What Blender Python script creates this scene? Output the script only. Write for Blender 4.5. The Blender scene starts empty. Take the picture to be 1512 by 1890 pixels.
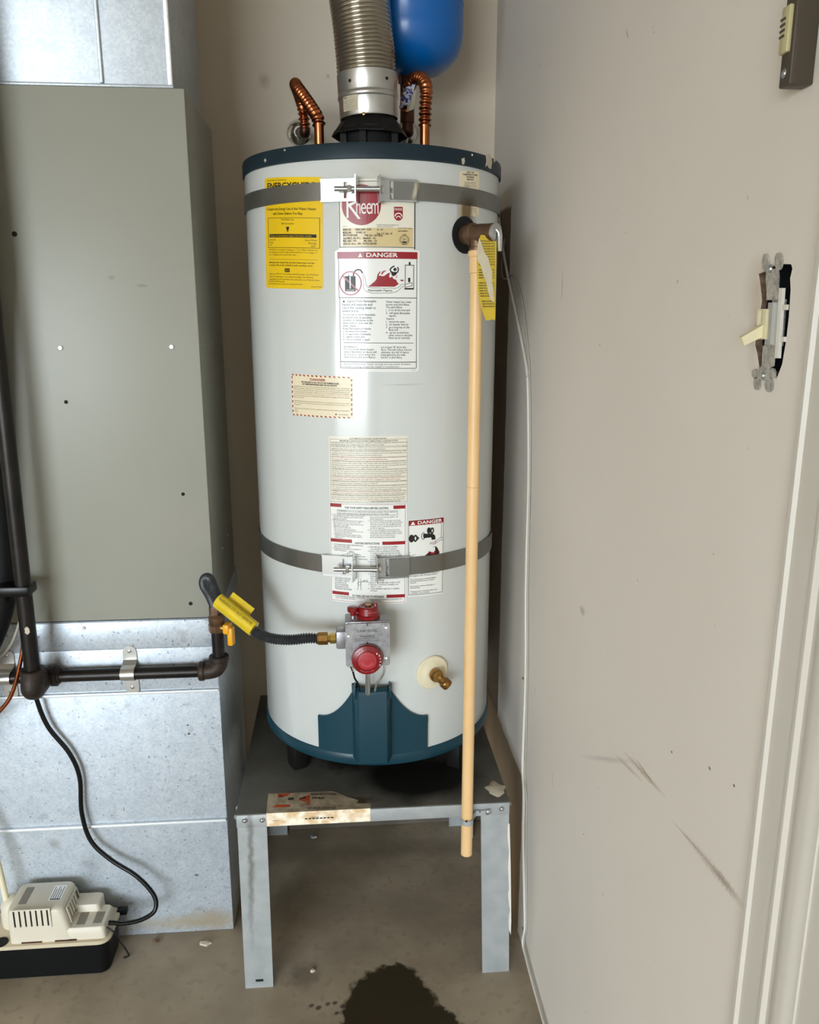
import bpy, bmesh, math, random
from mathutils import Vector, Matrix
from mathutils.geometry import tessellate_polygon
random.seed(7)
sc = bpy.context.scene
COL = sc.collection
R_ = math.radians

# ------------------------------------------------------------------ camera
FPX, PITCH, YAW, CAMH = 1500.0, R_(13.5), R_(4.8), 1.371
cam_d = bpy.data.cameras.new('camera'); cam = bpy.data.objects.new('camera', cam_d); COL.objects.link(cam)
cam.location = (0, 0, CAMH); cam.rotation_euler = (math.pi/2 - PITCH, 0, -YAW)
cam_d.sensor_fit = 'HORIZONTAL'; cam_d.sensor_width = 36.0; cam_d.lens = FPX/1512*36.0
cam_d.clip_start = 0.02; cam_d.clip_end = 100
sc.camera = cam

# ------------------------------------------------------------------ daylight (open garage door behind the camera)
W = bpy.data.worlds.new('sky'); sc.world = W; W.use_nodes = True
bg = W.node_tree.nodes['Background']; bg.inputs[0].default_value = (0.84, 0.94, 1.03, 1); bg.inputs[1].default_value = 19.0
DOOR_X0, DOOR_X1, DOOR_Z1, DOOR_Y = -4.3, -0.9, 2.15, -4.2
pd = bpy.data.lights.new('door_portal', 'AREA'); pd.shape = 'RECTANGLE'; pd.size = DOOR_X1-DOOR_X0; pd.size_y = DOOR_Z1
pd.cycles.is_portal = True
po = bpy.data.objects.new('door_portal', pd); COL.objects.link(po)
po.location = ((DOOR_X0+DOOR_X1)/2, DOOR_Y-.08, DOOR_Z1/2); po.rotation_euler = (math.pi/2, 0, 0)

sc.view_settings.view_transform = 'Standard'; sc.view_settings.look = 'None'
sc.view_settings.gamma = 1.0; sc.view_settings.use_curve_mapping = False
sc.view_settings.exposure = 0.0
sc.cycles.max_bounces = 7; sc.cycles.diffuse_bounces = 4; sc.cycles.glossy_bounces = 3
sc.cycles.use_adaptive_sampling = True; sc.cycles.adaptive_threshold = .02
sc.cycles.use_denoising = True
sc.cycles.sample_clamp_indirect = 40

# ------------------------------------------------------------------ placing helpers: a sight line met with a real plane or with the tank's side
_r = Vector((math.cos(YAW), -math.sin(YAW), 0)); _f0 = Vector((math.sin(YAW), math.cos(YAW), 0))
_f = _f0*math.cos(PITCH) + Vector((0, 0, -math.sin(PITCH))); _u = _f0*math.sin(PITCH) + Vector((0, 0, math.cos(PITCH)))
_c = Vector((0, 0, CAMH))
def sight(x, y): return _r*((x-756)/FPX) + _u*((945-y)/FPX) + _f
def at_y(x, y, Y): d = sight(x, y); return _c + d*(Y/d.y)
def at_x(x, y, X): d = sight(x, y); return _c + d*(X/d.x)
def at_z(x, y, Z): d = sight(x, y); return _c + d*((Z-CAMH)/d.z)
TX, TY, TR = .0705, 1.71, .248          # the water heater's axis and radius
def on_tank(x, y, r=TR):
    d = sight(x, y); ox, oy = -TX, -TY
    a = d.x**2+d.y**2; b = 2*(ox*d.x+oy*d.y); c = ox*ox+oy*oy-r*r
    t = (-b-math.sqrt(max(0, b*b-4*a*c)))/(2*a); p = _c+d*t
    return math.atan2(p.x-TX, -(p.y-TY)), p.z
def tank_pt(th, z, r=TR): return Vector((TX+r*math.sin(th), TY-r*math.cos(th), z))

# ------------------------------------------------------------------ materials
def lin(c):
    c = [v/255 for v in c]
    return tuple(v/12.92 if v <= .04045 else ((v+.055)/1.055)**2.4 for v in c) + (1,)
MATS = {}
def M(name, col, rough=.5, metal=0.0, var=0.0, vscale=8.0, col2=None, bump=0.0, bscale=60.0, coat=0.0, spec=.5,
      masks=(), stretch=None, kind='noise', detail=3.0, specks=()):
    m = bpy.data.materials.new(name); m.use_nodes = True
    nt = m.node_tree; N = nt.nodes; L = nt.links; b = N['Principled BSDF']
    b.inputs['Roughness'].default_value = rough; b.inputs['Metallic'].default_value = metal
    b.inputs['Coat Weight'].default_value = coat; b.inputs['Coat Roughness'].default_value = .12
    b.inputs['Specular IOR Level'].default_value = spec
    geo = N.new('ShaderNodeNewGeometry'); pos = geo.outputs['Position']
    if stretch:
        mp = N.new('ShaderNodeMapping'); mp.inputs['Scale'].default_value = stretch; L.new(pos, mp.inputs['Vector']); vpos = mp.outputs[0]
    else: vpos = pos
    c1 = lin(col); out = None
    if col2 is not None:
        if kind == 'noise':
            n = N.new('ShaderNodeTexNoise'); n.inputs['Scale'].default_value = vscale; n.inputs['Detail'].default_value = detail
            L.new(vpos, n.inputs['Vector']); fac = n.outputs['Fac']
            mr = N.new('ShaderNodeMapRange'); mr.inputs[1].default_value = .5-var; mr.inputs[2].default_value = .5+var; L.new(fac, mr.inputs[0]); fac = mr.outputs[0]
        else:
            n = N.new('ShaderNodeTexVoronoi'); n.inputs['Scale'].default_value = vscale; L.new(vpos, n.inputs['Vector'])
            sp = N.new('ShaderNodeSeparateColor'); L.new(n.outputs['Color'], sp.inputs[0])
            n2 = N.new('ShaderNodeTexNoise'); n2.inputs['Scale'].default_value = vscale*.12; n2.inputs['Detail'].default_value = 5; L.new(vpos, n2.inputs['Vector'])
            ad = N.new('ShaderNodeMath'); ad.operation = 'MULTIPLY_ADD'; ad.inputs[1].default_value = .6
            sb = N.new('ShaderNodeMath'); sb.operation = 'SUBTRACT'; sb.inputs[1].default_value = .3; L.new(n2.outputs['Fac'], sb.inputs[0])
            L.new(sp.outputs[0], ad.inputs[0]); L.new(sb.outputs[0], ad.inputs[2]); fac = ad.outputs[0]
        mx = N.new('ShaderNodeMix'); mx.data_type = 'RGBA'; mx.inputs[6].default_value = c1; mx.inputs[7].default_value = lin(col2)
        L.new(fac, mx.inputs[0]); out = mx.outputs[2]
    for (ss, thr, sc_, op_) in specks:
        nz = N.new('ShaderNodeTexNoise'); nz.inputs['Scale'].default_value = ss; nz.inputs['Detail'].default_value = 1; L.new(pos, nz.inputs['Vector'])
        mr = N.new('ShaderNodeMapRange'); mr.inputs[1].default_value = thr; mr.inputs[2].default_value = thr+.05; mr.inputs[4].default_value = op_; L.new(nz.outputs['Fac'], mr.inputs[0])
        mx = N.new('ShaderNodeMix'); mx.data_type = 'RGBA'; mx.inputs[7].default_value = lin(sc_)
        if out is not None: L.new(out, mx.inputs[6])
        else: mx.inputs[6].default_value = c1
        L.new(mr.outputs[0], mx.inputs[0]); out = mx.outputs[2]
    rough_out = None; wcache = {}
    for k in masks:   # (centre, rotation, radii, softness, colour, opacity, wobble, wobble scale[, roughness])
        cen, rot, rad, soft, mc, op, wob, ws = k[:8]; ws = 18 if ws <= 25 else 55 if ws <= 100 else 240
        if wob and ws not in wcache:
            nz = N.new('ShaderNodeTexNoise'); nz.inputs['Scale'].default_value = ws; nz.inputs['Detail'].default_value = 2; L.new(pos, nz.inputs['Vector'])
            s0 = N.new('ShaderNodeVectorMath'); s0.operation = 'SUBTRACT'; s0.inputs[1].default_value = (.5, .5, .5); L.new(nz.outputs['Color'], s0.inputs[0]); wcache[ws] = s0.outputs[0]
        if wob:
            s1 = N.new('ShaderNodeVectorMath'); s1.operation = 'SCALE'; s1.inputs[3].default_value = wob; L.new(wcache[ws], s1.inputs[0])
            s2 = N.new('ShaderNodeVectorMath'); s2.operation = 'ADD'; L.new(pos, s2.inputs[0]); L.new(s1.outputs[0], s2.inputs[1]); mpos = s2.outputs[0]
        else: mpos = pos
        mp = N.new('ShaderNodeMapping'); mp.vector_type = 'TEXTURE'; mp.inputs['Location'].default_value = cen; mp.inputs['Rotation'].default_value = rot; mp.inputs['Scale'].default_value = rad
        L.new(mpos, mp.inputs['Vector'])
        if len(k) > 9:
            ab = N.new('ShaderNodeVectorMath'); ab.operation = 'ABSOLUTE'; L.new(mp.outputs[0], ab.inputs[0])
            sx_ = N.new('ShaderNodeSeparateXYZ'); L.new(ab.outputs[0], sx_.inputs[0])
            mxx = N.new('ShaderNodeMath'); mxx.operation = 'MAXIMUM'; L.new(sx_.outputs[1], mxx.inputs[0]); L.new(sx_.outputs[2], mxx.inputs[1]); lout = mxx.outputs[0]
        else:
            ln = N.new('ShaderNodeVectorMath'); ln.operation = 'LENGTH'; L.new(mp.outputs[0], ln.inputs[0]); lout = ln.outputs['Value']
        mr = N.new('ShaderNodeMapRange'); mr.inputs[1].default_value = 1+soft; mr.inputs[2].default_value = 1-soft; mr.inputs[3].default_value = 0; mr.inputs[4].default_value = op
        L.new(lout, mr.inputs[0])
        mx = N.new('ShaderNodeMix'); mx.data_type = 'RGBA'; mx.inputs[7].default_value = lin(mc)
        if out is not None: L.new(out, mx.inputs[6])
        else: mx.inputs[6].default_value = c1
        L.new(mr.outputs[0], mx.inputs[0]); out = mx.outputs[2]
        if len(k) > 8 and k[8] is not None:
            rm = N.new('ShaderNodeMix'); rm.data_type = 'FLOAT'; rm.inputs[3].default_value = k[8]
            if rough_out is not None: L.new(rough_out, rm.inputs[2])
            else: rm.inputs[2].default_value = rough
            L.new(mr.outputs[0], rm.inputs[0]); rough_out = rm.outputs[0]
    if out is not None: L.new(out, b.inputs['Base Color'])
    else: b.inputs['Base Color'].default_value = c1
    if rough_out is not None: L.new(rough_out, b.inputs['Roughness'])
    if bump:
        nb = N.new('ShaderNodeTexNoise'); nb.inputs['Scale'].default_value = bscale; nb.inputs['Detail'].default_value = 1; L.new(pos, nb.inputs['Vector'])
        bp = N.new('ShaderNodeBump'); bp.inputs['Strength'].default_value = bump; bp.inputs['Distance'].default_value = .002
        L.new(nb.outputs['Fac'], bp.inputs['Height']); L.new(bp.outputs[0], b.inputs['Normal'])
    MATS[name] = m
    return m

WX, WY, FY, FX = .381, 2.09, 1.62, -.27      # right wall, back wall, furnace front, furnace right side
def wm(x, y): return tuple(at_x(x, y, WX))
def scuff(p0, p1, hw, soft, col, op, wob, ws):
    a, b = at_x(*p0, WX), at_x(*p1, WX); m = (a+b)/2
    return (tuple(m), (math.atan2(b.z-a.z, b.y-a.y), 0, 0), (.1, (b-a).length/2, hw), soft, col, op, wob, ws)
wall_masks = [
    ((WX, 2.30, .95), (0, 0, 0), (.5, .435, .66), .006, (104, 84, 60), .95, .014, 18, None, 'box'),       # bare strip behind the heater, brown darkened for the shade in the gap
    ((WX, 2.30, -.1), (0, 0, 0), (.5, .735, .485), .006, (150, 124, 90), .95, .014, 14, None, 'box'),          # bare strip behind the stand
    scuff((1143, 1400), (1176, 1432), .0020, .8, (160, 124, 84), .5, .006, 260),
    scuff((1165, 1402), (1212, 1453), .0028, .8, (150, 112, 68), .6, .007, 260),
    scuff((1176, 1404), (1206, 1446), .0012, .6, (126, 90, 52), .6, .004, 260),
    scuff((1250, 1525), (1300, 1582), .0014, .7, (130, 104, 76), .5, .005, 300),
    scuff((1285, 1565), (1358, 1655), .0040, .9, (142, 112, 80), .5, .010, 300),
    scuff((1320, 1605), (1352, 1645), .0030, .8, (118, 92, 64), .5, .008, 300),
    scuff((1090, 1398), (1150, 1404), .0030, .9, (150, 144, 132), .4, .004, 100),
    (wm(1038, 527), (R_(0), 0, 0), (.1, .0012, .022), .5, (96, 90, 82), .8, .001, 90),
    (wm(1158, 63), (R_(50), 0, 0), (.1, .008, .0008), .6, (80, 66, 50), .8, .001, 90),
    (wm(1075, 1127), (0, 0, 0), (.1, .010, .005), .8, (130, 120, 104), .6, .006, 60),
    (wm(1240, 1388), (0, 0, 0), (.1, .0016, .0016), .3, (50, 44, 38), 1, 0, 10),
    (wm(1310, 1418), (0, 0, 0), (.1, .0025, .0016), .3, (110, 98, 80), 1, 0, 10),
    (wm(1355, 1450), (0, 0, 0), (.1, .0016, .0016), .3, (70, 60, 50), 1, 0, 10),
    (wm(1020, 1440), (R_(75), 0, 0), (.1, .012, .0010), .5, (88, 82, 76), .7, .002, 90),
    (wm(1015, 911), (0, 0, 0), (.1, .002, .006), .4, (226, 222, 214), .8, .001, 90),
    (wm(1030, 1455), (0, 0, 0), (.1, .002, .004), .4, (232, 228, 220), .9, .001, 90),
    (wm(1400, 530), (0, 0, 0), (.1, .018, .020), .8, (176, 150, 122), .45, .012, 60),
    (wm(1395, 610), (0, 0, 0), (.1, .010, .030), .8, (186, 152, 120), .35, .012, 60),
]
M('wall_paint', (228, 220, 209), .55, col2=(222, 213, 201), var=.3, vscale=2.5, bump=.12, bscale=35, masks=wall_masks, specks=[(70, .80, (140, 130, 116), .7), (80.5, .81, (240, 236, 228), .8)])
M('back_paint', (224, 211, 190), .55, col2=(217, 203, 181), var=.3, vscale=2.5, bump=.12, bscale=35, masks=[
    (tuple(at_y(488, 150, WY)), (0, 0, 0), (.01, .1, .012), .8, (150, 136, 118), .5, .01, 60),
    (tuple(at_y(605, 140, WY)), (0, 0, 0), (.004, .1, .004), .6, (140, 126, 110), .5, .01, 60)])
M('room_paint', (205, 195, 180), .7, col2=(198, 187, 170), var=.3, vscale=2)
M('trim_paint', (210, 204, 192), .45, col2=(202, 195, 183), var=.3, vscale=6)
def fz(x, y): return tuple(at_z(x, y, 0))
floor_masks = [
    (fz(722, 1880), (0, 0, 0), (.098, .135, .1), .05, (58, 50, 34), 1.0, .035, 42, .35),
    (fz(785, 1905), (0, 0, R_(-35)), (.085, .070, .1), .06, (58, 50, 34), 1.0, .035, 42, .35),
    (fz(725, 1800), (0, 0, 0), (.050, .030, .1), .12, (58, 50, 34), 1.0, .03, 50, .35),
    (fz(560, 1800), (0, 0, 0), (.03, .03, .1), .5, (82, 72, 58), .5, .03, 40),
    (fz(400, 1690), (0, 0, 0), (.30, .05, .1), .6, (104, 90, 72), .5, .08, 14),
    (fz(540, 1650), (0, 0, R_(60)), (.10, .04, .1), .8, (84, 74, 60), .45, .05, 20),
    (fz(700, 1570), (0, 0, 0), (.2, .03, .1), .8, (96, 86, 72), .4, .05, 20),
]
for (px_, py_, s_) in [(575, 1856, .0042), (588, 1860, .0048), (605, 1853, .004), (618, 1851, .004), (633, 1857, .005), (640, 1866, .005), (622, 1870, .004), (650, 1875, .004)]:
    floor_masks.append((fz(px_, py_), (0, 0, R_(30)), (s_*1.3, s_, .1), .3, (58, 50, 40), .8, .002, 80))
M('concrete', (178, 164, 142), .75, col2=(146, 133, 114), var=.22, vscale=7, bump=.25, bscale=45, masks=floor_masks, detail=7, specks=[(45, .60, (150, 137, 116), .5), (150, .74, (120, 108, 90), .4)])
M('stem_concrete', (112, 104, 92), .85, col2=(88, 80, 70), var=.25, vscale=14, bump=.5, bscale=50)
M('driveway', (150, 146, 138), .85, col2=(138, 134, 126), var=.3, vscale=3)
M('galvanized', (206, 212, 216), .45, .5, col2=(178, 186, 194), vscale=260, kind='voronoi', bump=.03, bscale=90)
M('galv_base', (214, 222, 228), .45, .45, col2=(184, 194, 204), vscale=240, kind='voronoi', specks=[(160, .69, (100, 104, 110), .7), (40, .66, (168, 174, 180), .5)], masks=[
    (tuple(at_y(330, 1705, FY)), (0, 0, 0), (.10, .2, .013), .8, (196, 184, 160), .8, .03, 40),
    (tuple(at_y(390, 1700, FY)), (0, 0, 0), (.05, .2, .022), .7, (186, 170, 140), .7, .03, 40),
    (tuple(at_y(346, 1340, FY)), (0, 0, 0), (.0018, .2, .0018), .3, (60, 60, 62), 1, 0, 10),
    (tuple(at_y(348, 1356, FY)), (0, 0, 0), (.0030, .2, .0022), .3, (70, 70, 72), 1, 0, 10),
    (tuple(at_y(362, 1617, FY)), (0, 0, 0), (.004, .2, .003), .5, (96, 98, 100), .9, .003, 80),
    (tuple(at_y(100, 1560, FY)), (0, 0, 0), (.010, .2, .010), .8, (150, 150, 146), .6, .01, 40),
    (tuple(at_y(170, 1600, FY)), (0, 0, R_(0)), (.02, .2, .02), .9, (140, 146, 152), .4, .02, 40)])
M('furnace_paint', (156, 156, 144), .42, .0, col2=(150, 149, 136), var=.3, vscale=3, masks=[
    (tuple(at_y(330, 985, FY)), (0, 0, 0), (.05, .2, .05), .9, (160, 156, 142), .35, .05, 30),
    (tuple(at_y(206, 512, FY)), (0, 0, 0), (.005, .2, .003), .6, (120, 116, 104), .6, .002, 60),
    (tuple(at_y(262, 527, FY)), (0, 0, R_(0)), (.009, .2, .0025), .6, (120, 116, 104), .6, .002, 60)])
M('enamel', (212, 215, 211), .22, col2=(207, 210, 206), var=.3, vscale=4, coat=.6, masks=[
    (tuple(tank_pt(*on_tank(700, 318))), (0, 0, 0), (.03, .05, .018), .8, (196, 184, 160), .4, .02, 60),
    (tuple(tank_pt(*on_tank(745, 710))), (0, 0, 0), (.03, .03, .0012), .6, (170, 168, 160), .5, .002, 60),
    (tuple(tank_pt(*on_tank(862, 396))), (0, 0, 0), (.016, .03, .034), .6, (112, 86, 44), .95, .01, 40)])
M('teal', (12, 58, 72), .36, col2=(10, 53, 66), var=.3, vscale=8, spec=.4)
M('teal_cap', (22, 42, 52), .42, col2=(18, 37, 46), var=.3, vscale=8, spec=.35)
M('black_metal', (14, 13, 12), .5, 0, col2=(22, 20, 18), var=.3, vscale=30, spec=.25)
M('pipe_iron', (40, 34, 30), .38, .5, col2=(22, 19, 17), var=.25, vscale=24, bump=.1, bscale=120)
M('pipe_rust', (64, 48, 36), .55, .3, col2=(30, 24, 20), var=.25, vscale=40, bump=.2, bscale=150)
M('black_foam', (15, 15, 15), .6, col2=(22, 22, 22), var=.3, vscale=20, spec=.25)
M('black_tape', (8, 8, 8), .3, spec=.3)
M('black_rubber', (6, 6, 6), .32, spec=.35)
M('dark_hole', (8, 7, 6), .8)
M('hose_grey', (58, 60, 62), .42, .2, col2=(44, 46, 48), var=.3, vscale=40)
M('brass', (172, 132, 74), .3, .9, col2=(128, 94, 50), var=.25, vscale=60)
M('brass_light', (206, 176, 96), .25, .9)
M('bronze', (122, 94, 70), .45, .7, col2=(92, 70, 52), var=.25, vscale=60)
M('copper', (190, 112, 70), .25, .95, col2=(120, 62, 38), var=.25, vscale=30)
M('copper_dark', (92, 58, 44), .4, .8, col2=(60, 38, 30), var=.25, vscale=40)
M('chrome', (225, 228, 230), .12, 1.0)
M('steel', (186, 188, 188), .28, .9)
M('strap_steel', (140, 140, 136), .34, .8, col2=(120, 119, 114), var=.3, vscale=10, masks=[
    (tuple(tank_pt(*on_tank(862, 385))), (0, 0, 0), (.016, .03, .02), .6, (84, 70, 40), .9, .01, 40),
    (tuple(tank_pt(*on_tank(766, 352), )), (0, R_(15), 0), (.004, .03, .016), .4, (214, 206, 186), .9, .006, 90)])
M('seam_highlight', (232, 236, 238), .4, .3)  # whiter tone paints the highlight along the plenum seams
M('zinc', (226, 228, 228), .25, .85)
M('aluminium', (206, 205, 200), .33, .9, col2=(190, 188, 182), var=.3, vscale=30)
M('flex_aluminium', (200, 194, 182), .22, .95)
M('cast_aluminium', (176, 176, 178), .42, .75, col2=(146, 145, 148), var=.2, vscale=60, bump=.15, bscale=300)
M('blue_paint', (0, 100, 180), .3, coat=.15, col2=(0, 95, 172), var=.3, vscale=6)
M('red_plastic', (128, 4, 13), .35, coat=.2, col2=(120, 3, 11), var=.3, vscale=30)
M('red_worn', (168, 40, 48), .5)
M('orange_plastic', (236, 168, 18), .4)
M('yellow_tag', (226, 196, 28), .3, col2=(206, 176, 20), var=.3, vscale=40, coat=.3)
M('cpvc', (238, 198, 142), .4, col2=(230, 188, 132), var=.3, vscale=12)
M('cpvc_mark', (190, 146, 96), .5)
M('nylon_cream', (228, 218, 186), .45)
M('pump_cream', (216, 208, 188), .42, col2=(209, 200, 180), var=.3, vscale=12)
M('pump_lid', (206, 192, 164), .5)
M('pump_black', (9, 10, 11), .5, col2=(14, 15, 16), var=.3, vscale=20, spec=.2)
M('stand_top', (106, 104, 96), .5, .3, col2=(76, 74, 67), var=.25, vscale=10, detail=9, masks=[
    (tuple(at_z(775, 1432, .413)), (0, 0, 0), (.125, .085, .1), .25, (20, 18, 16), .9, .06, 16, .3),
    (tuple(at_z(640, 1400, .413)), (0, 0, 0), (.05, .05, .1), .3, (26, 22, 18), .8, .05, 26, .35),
    (tuple(at_z(640, 1478, .413)), (0, 0, 0), (.06, .012, .1), .4, (70, 52, 34), .8, .03, 40)])
M('stand_galv', (184, 188, 187), .5, .35, col2=(162, 167, 167), var=.28, vscale=34, detail=6, masks=[
    (tuple(at_y(463, 1590, 1.446)), (0, R_(2), 0), (.005, .03, .14), .7, (112, 112, 106), .8, .012, 40)])
M('sticker_cream', (250, 240, 218), .5, col2=(222, 190, 146), var=.10, vscale=45)
M('sticker_worn', (196, 182, 158), .55, col2=(150, 134, 110), var=.15, vscale=45)
M('orange_print', (198, 84, 44), .55)
M('label_white', (238, 238, 232), .3, coat=.4)
M('label_cream', (232, 226, 208), .35, coat=.3)
M('label_buff', (236, 222, 190), .4, coat=.2, masks=[(tuple(tank_pt(*on_tank(861, 388))), (0, 0, 0), (.013, .03, .034), .4, (104, 80, 40), .95, .008, 60)])
M('label_tan', (214, 192, 140), .35, coat=.3)
M('label_yellow', (240, 200, 8), .35, coat=.3, col2=(232, 190, 6), var=.3, vscale=20)
M('tag_yellow', (206, 176, 20), .4, coat=.2, col2=(192, 160, 22), var=.3, vscale=40)
M('yoke_metal', (200, 194, 184), .4, .4, col2=(150, 144, 134), var=.2, vscale=220)
M('ink_black', (24, 22, 22), .4)
M('ink_grey', (74, 68, 66), .5)
M('ink_red', (150, 10, 24), .35, coat=.2)
M('ink_white', (240, 236, 230), .4)
M('ink_navy', (34, 28, 52), .4)
M('ink_pink', (206, 110, 112), .4)
M('mud', (206, 196, 176), .8, col2=(190, 178, 156), var=.3, vscale=50, bump=.4, bscale=120)
M('wire_white', (222, 216, 204), .5)
M('wire_clear', (170, 164, 152), .35)
M('switch_ivory', (226, 214, 176), .4)
M('switch_grey', (168, 166, 158), .45)
M('brown_plastic', (66, 56, 42), .45)
M('button_olive', (186, 176, 132), .4)
M('box_blue', (16, 18, 24), .7)
M('blue_label', (40, 50, 130), .4, col2=(220, 220, 230), var=.05, vscale=180)
M('paper', (206, 196, 170), .7, col2=(190, 178, 150), var=.3, vscale=60)
M('gypsum', (130, 104, 80), .9, col2=(70, 52, 38), var=.2, vscale=120)

# ------------------------------------------------------------------ mesh helpers
def top_loc(o):
    v = Vector((0, 0, 0))
    while o is not None: v += o.location; o = o.parent
    return v
def tag(o, label=None, cat=None, group=None, kind=None):
    if label: o['label'] = label
    if cat: o['category'] = cat
    if group: o['group'] = group
    if kind: o['kind'] = kind
    return o
def thing(name, loc, label, cat, group=None):
    o = bpy.data.objects.new(name, None); COL.objects.link(o); o.location = loc; o.empty_display_size = .05
    return tag(o, label, cat, group)
class MB:
    def __init__(s): s.v = []; s.f = []
    def add(s, vs, fs):
        n = len(s.v); s.v += [Vector(p) for p in vs]; s.f += [tuple(i+n for i in f) for f in fs]; return s
    def box(s, a, b, bev=0.0, seg=2, mat=None):
        bm = bmesh.new(); bmesh.ops.create_cube(bm, size=1)
        a, b = Vector(a), Vector(b); c = (a+b)/2; d = b-a
        for v in bm.verts: v.co = Vector((v.co.x*d.x, v.co.y*d.y, v.co.z*d.z))+c
        if bev: bmesh.ops.bevel(bm, geom=bm.edges[:], offset=bev, segments=seg, profile=.5, affect='EDGES')
        return s.bm(bm, mat)
    def bm(s, bm, mat=None):
        bm.verts.index_update()
        s.add([(mat @ v.co) if mat else v.co.copy() for v in bm.verts], [[v.index for v in f.verts] for f in bm.faces]); bm.free(); return s
    def tube(s, pts, r, seg=12, cap=True):
        pts = [Vector(p) for p in pts]; n = len(pts)
        rs = r if isinstance(r, (list, tuple)) else [r]*n
        tg = [(pts[min(i+1, n-1)]-pts[max(i-1, 0)]).normalized() for i in range(n)]
        up = Vector((0, 0, 1)) if abs(tg[0].z) < .9 else Vector((1, 0, 0))
        nx = tg[0].cross(up).normalized(); base = len(s.v); V = []
        for i in range(n):
            nx = (nx - tg[i]*nx.dot(tg[i])).normalized(); ny = tg[i].cross(nx)
            for k in range(seg):
                a = 2*math.pi*k/seg; V.append(pts[i]+(nx*math.cos(a)+ny*math.sin(a))*rs[i])
        F = [(i*seg+k, i*seg+(k+1) % seg, (i+1)*seg+(k+1) % seg, (i+1)*seg+k) for i in range(n-1) for k in range(seg)]
        if cap: F += [tuple(range(seg-1, -1, -1)), tuple((n-1)*seg+k for k in range(seg))]
        return s.add(V, F)
    def lathe(s, prof, org, ax=(0, 0, 1), seg=32, cap=True):   # prof: (radius, height along the axis)
        ax = Vector(ax).normalized(); org = Vector(org)
        up = Vector((0, 0, 1)) if abs(ax.z) < .9 else Vector((0, 1, 0))
        nx = ax.cross(up).normalized(); ny = ax.cross(nx); V = []; n = len(prof)
        for (r, h) in prof:
            for k in range(seg):
                a = 2*math.pi*k/seg; V.append(org+ax*h+(nx*math.cos(a)+ny*math.sin(a))*max(r, 1e-5))
        F = [(i*seg+k, (i+1)*seg+k, (i+1)*seg+(k+1) % seg, i*seg+(k+1) % seg) for i in range(n-1) for k in range(seg)]
        if cap: F += [tuple(range(seg)), tuple((n-1)*seg+k for k in range(seg-1, -1, -1))]
        return s.add(V, F)
    def prism(s, poly, fn, d0, d1):   # 2D outline poly; fn(a,b,d)->point; extruded d0..d1
        n = len(poly); V = [fn(a, b, d0) for a, b in poly]+[fn(a, b, d1) for a, b in poly]
        F = [tuple(range(n-1, -1, -1)), tuple(range(n, 2*n))]+[(i, (i+1) % n, n+(i+1) % n, n+i) for i in range(n)]
        return s.add(V, F)
    def holed(s, outer, holes, fn, d0, d1, pocket=False):   # plate with real holes between depth d0 and d1
        polys = [[Vector((a, b, 0)) for a, b in p] for p in [outer]+list(holes)]
        flat = [q for p in polys for q in p]; tris = tessellate_polygon(polys); n = len(flat)
        V = [fn(q.x, q.y, d0) for q in flat]+[fn(q.x, q.y, d1) for q in flat]
        F = [tuple(t) for t in tris]+[tuple(i+n for i in reversed(t)) for t in tris]
        o = 0
        for p in polys:
            m = len(p); F += [(o+i, o+(i+1) % m, n+o+(i+1) % m, n+o+i) for i in range(m)]; o += m
        return s.add(V, F)
    def build(s, name, mat, parent=None, smooth=40, label=None, kind=None):
        off = top_loc(parent); me = bpy.data.meshes.new(name)
        me.from_pydata([p-off for p in s.v], [], s.f); me.validate(); me.update()
        bm = bmesh.new(); bm.from_mesh(me); bmesh.ops.recalc_face_normals(bm, faces=bm.faces[:]); bm.to_mesh(me); bm.free()
        if smooth:
            me.polygons.foreach_set('use_smooth', [True]*len(me.polygons)); me.set_sharp_from_angle(angle=R_(smooth))
        me.materials.append(MATS[mat])
        o = bpy.data.objects.new(name, me); COL.objects.link(o); o.parent = parent
        if label: o['label'] = label
        if kind: o['kind'] = kind
        return o
def spline(pts, n=8):
    P = [Vector(p) for p in pts]; P = [P[0]*2-P[1]]+P+[P[-1]*2-P[-2]]; out = []
    for i in range(1, len(P)-2):
        a, b, c, d = P[i-1:i+3]
        for k in range(n):
            t = k/n; out.append(.5*((2*b)+(c-a)*t+(2*a-5*b+4*c-d)*t*t+(-a+3*b-3*c+d)*t**3))
    out.append(P[-2]); return out
def resample(pts, step):
    cum = [0.0]
    for a, b in zip(pts, pts[1:]): cum.append(cum[-1]+(b-a).length)
    out = []; k = 0
    for n in range(int(cum[-1]/step)+1):
        t = n*step
        while k < len(pts)-2 and cum[k+1] < t: k += 1
        l = cum[k+1]-cum[k]; out.append(pts[k].lerp(pts[k+1], (t-cum[k])/l if l > 1e-9 else 0))
    return out
def corrugated(pts, r, pitch, amp, seg=20, per=6):
    p = resample(spline(pts, 24), pitch/per)
    return p, [r+amp*math.cos(2*math.pi*i/per) for i in range(len(p))]
def plane_fn(o, ex, ey, en): return lambda a, b, d: o+ex*a+ey*b+en*d
XY = lambda z0: (lambda a, b, d: Vector((a, b, z0+d)))
def rrect(x0, y0, x1, y1, r, n=5):
    out = []
    for cx, cy, a0 in ((x1-r, y1-r, 0), (x0+r, y1-r, 90), (x0+r, y0+r, 180), (x1-r, y0+r, 270)):
        for k in range(n+1):
            a = R_(a0+90*k/n); out.append((cx+r*math.cos(a), cy+r*math.sin(a)))
    return out
def bolt_head(mb, p, n, r, h, hexa=False):
    if hexa: mb.lathe([(r*.95, 0), (r, h*.15), (r, h*.8), (r*.85, h)], p, n, 6)
    else: mb.lathe([(r*1.25, 0), (r*1.25, h*.15), (r, h*.2), (r*.85, h*.7), (r*.4, h), (0, h)], p, n, 14)
    return mb

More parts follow.
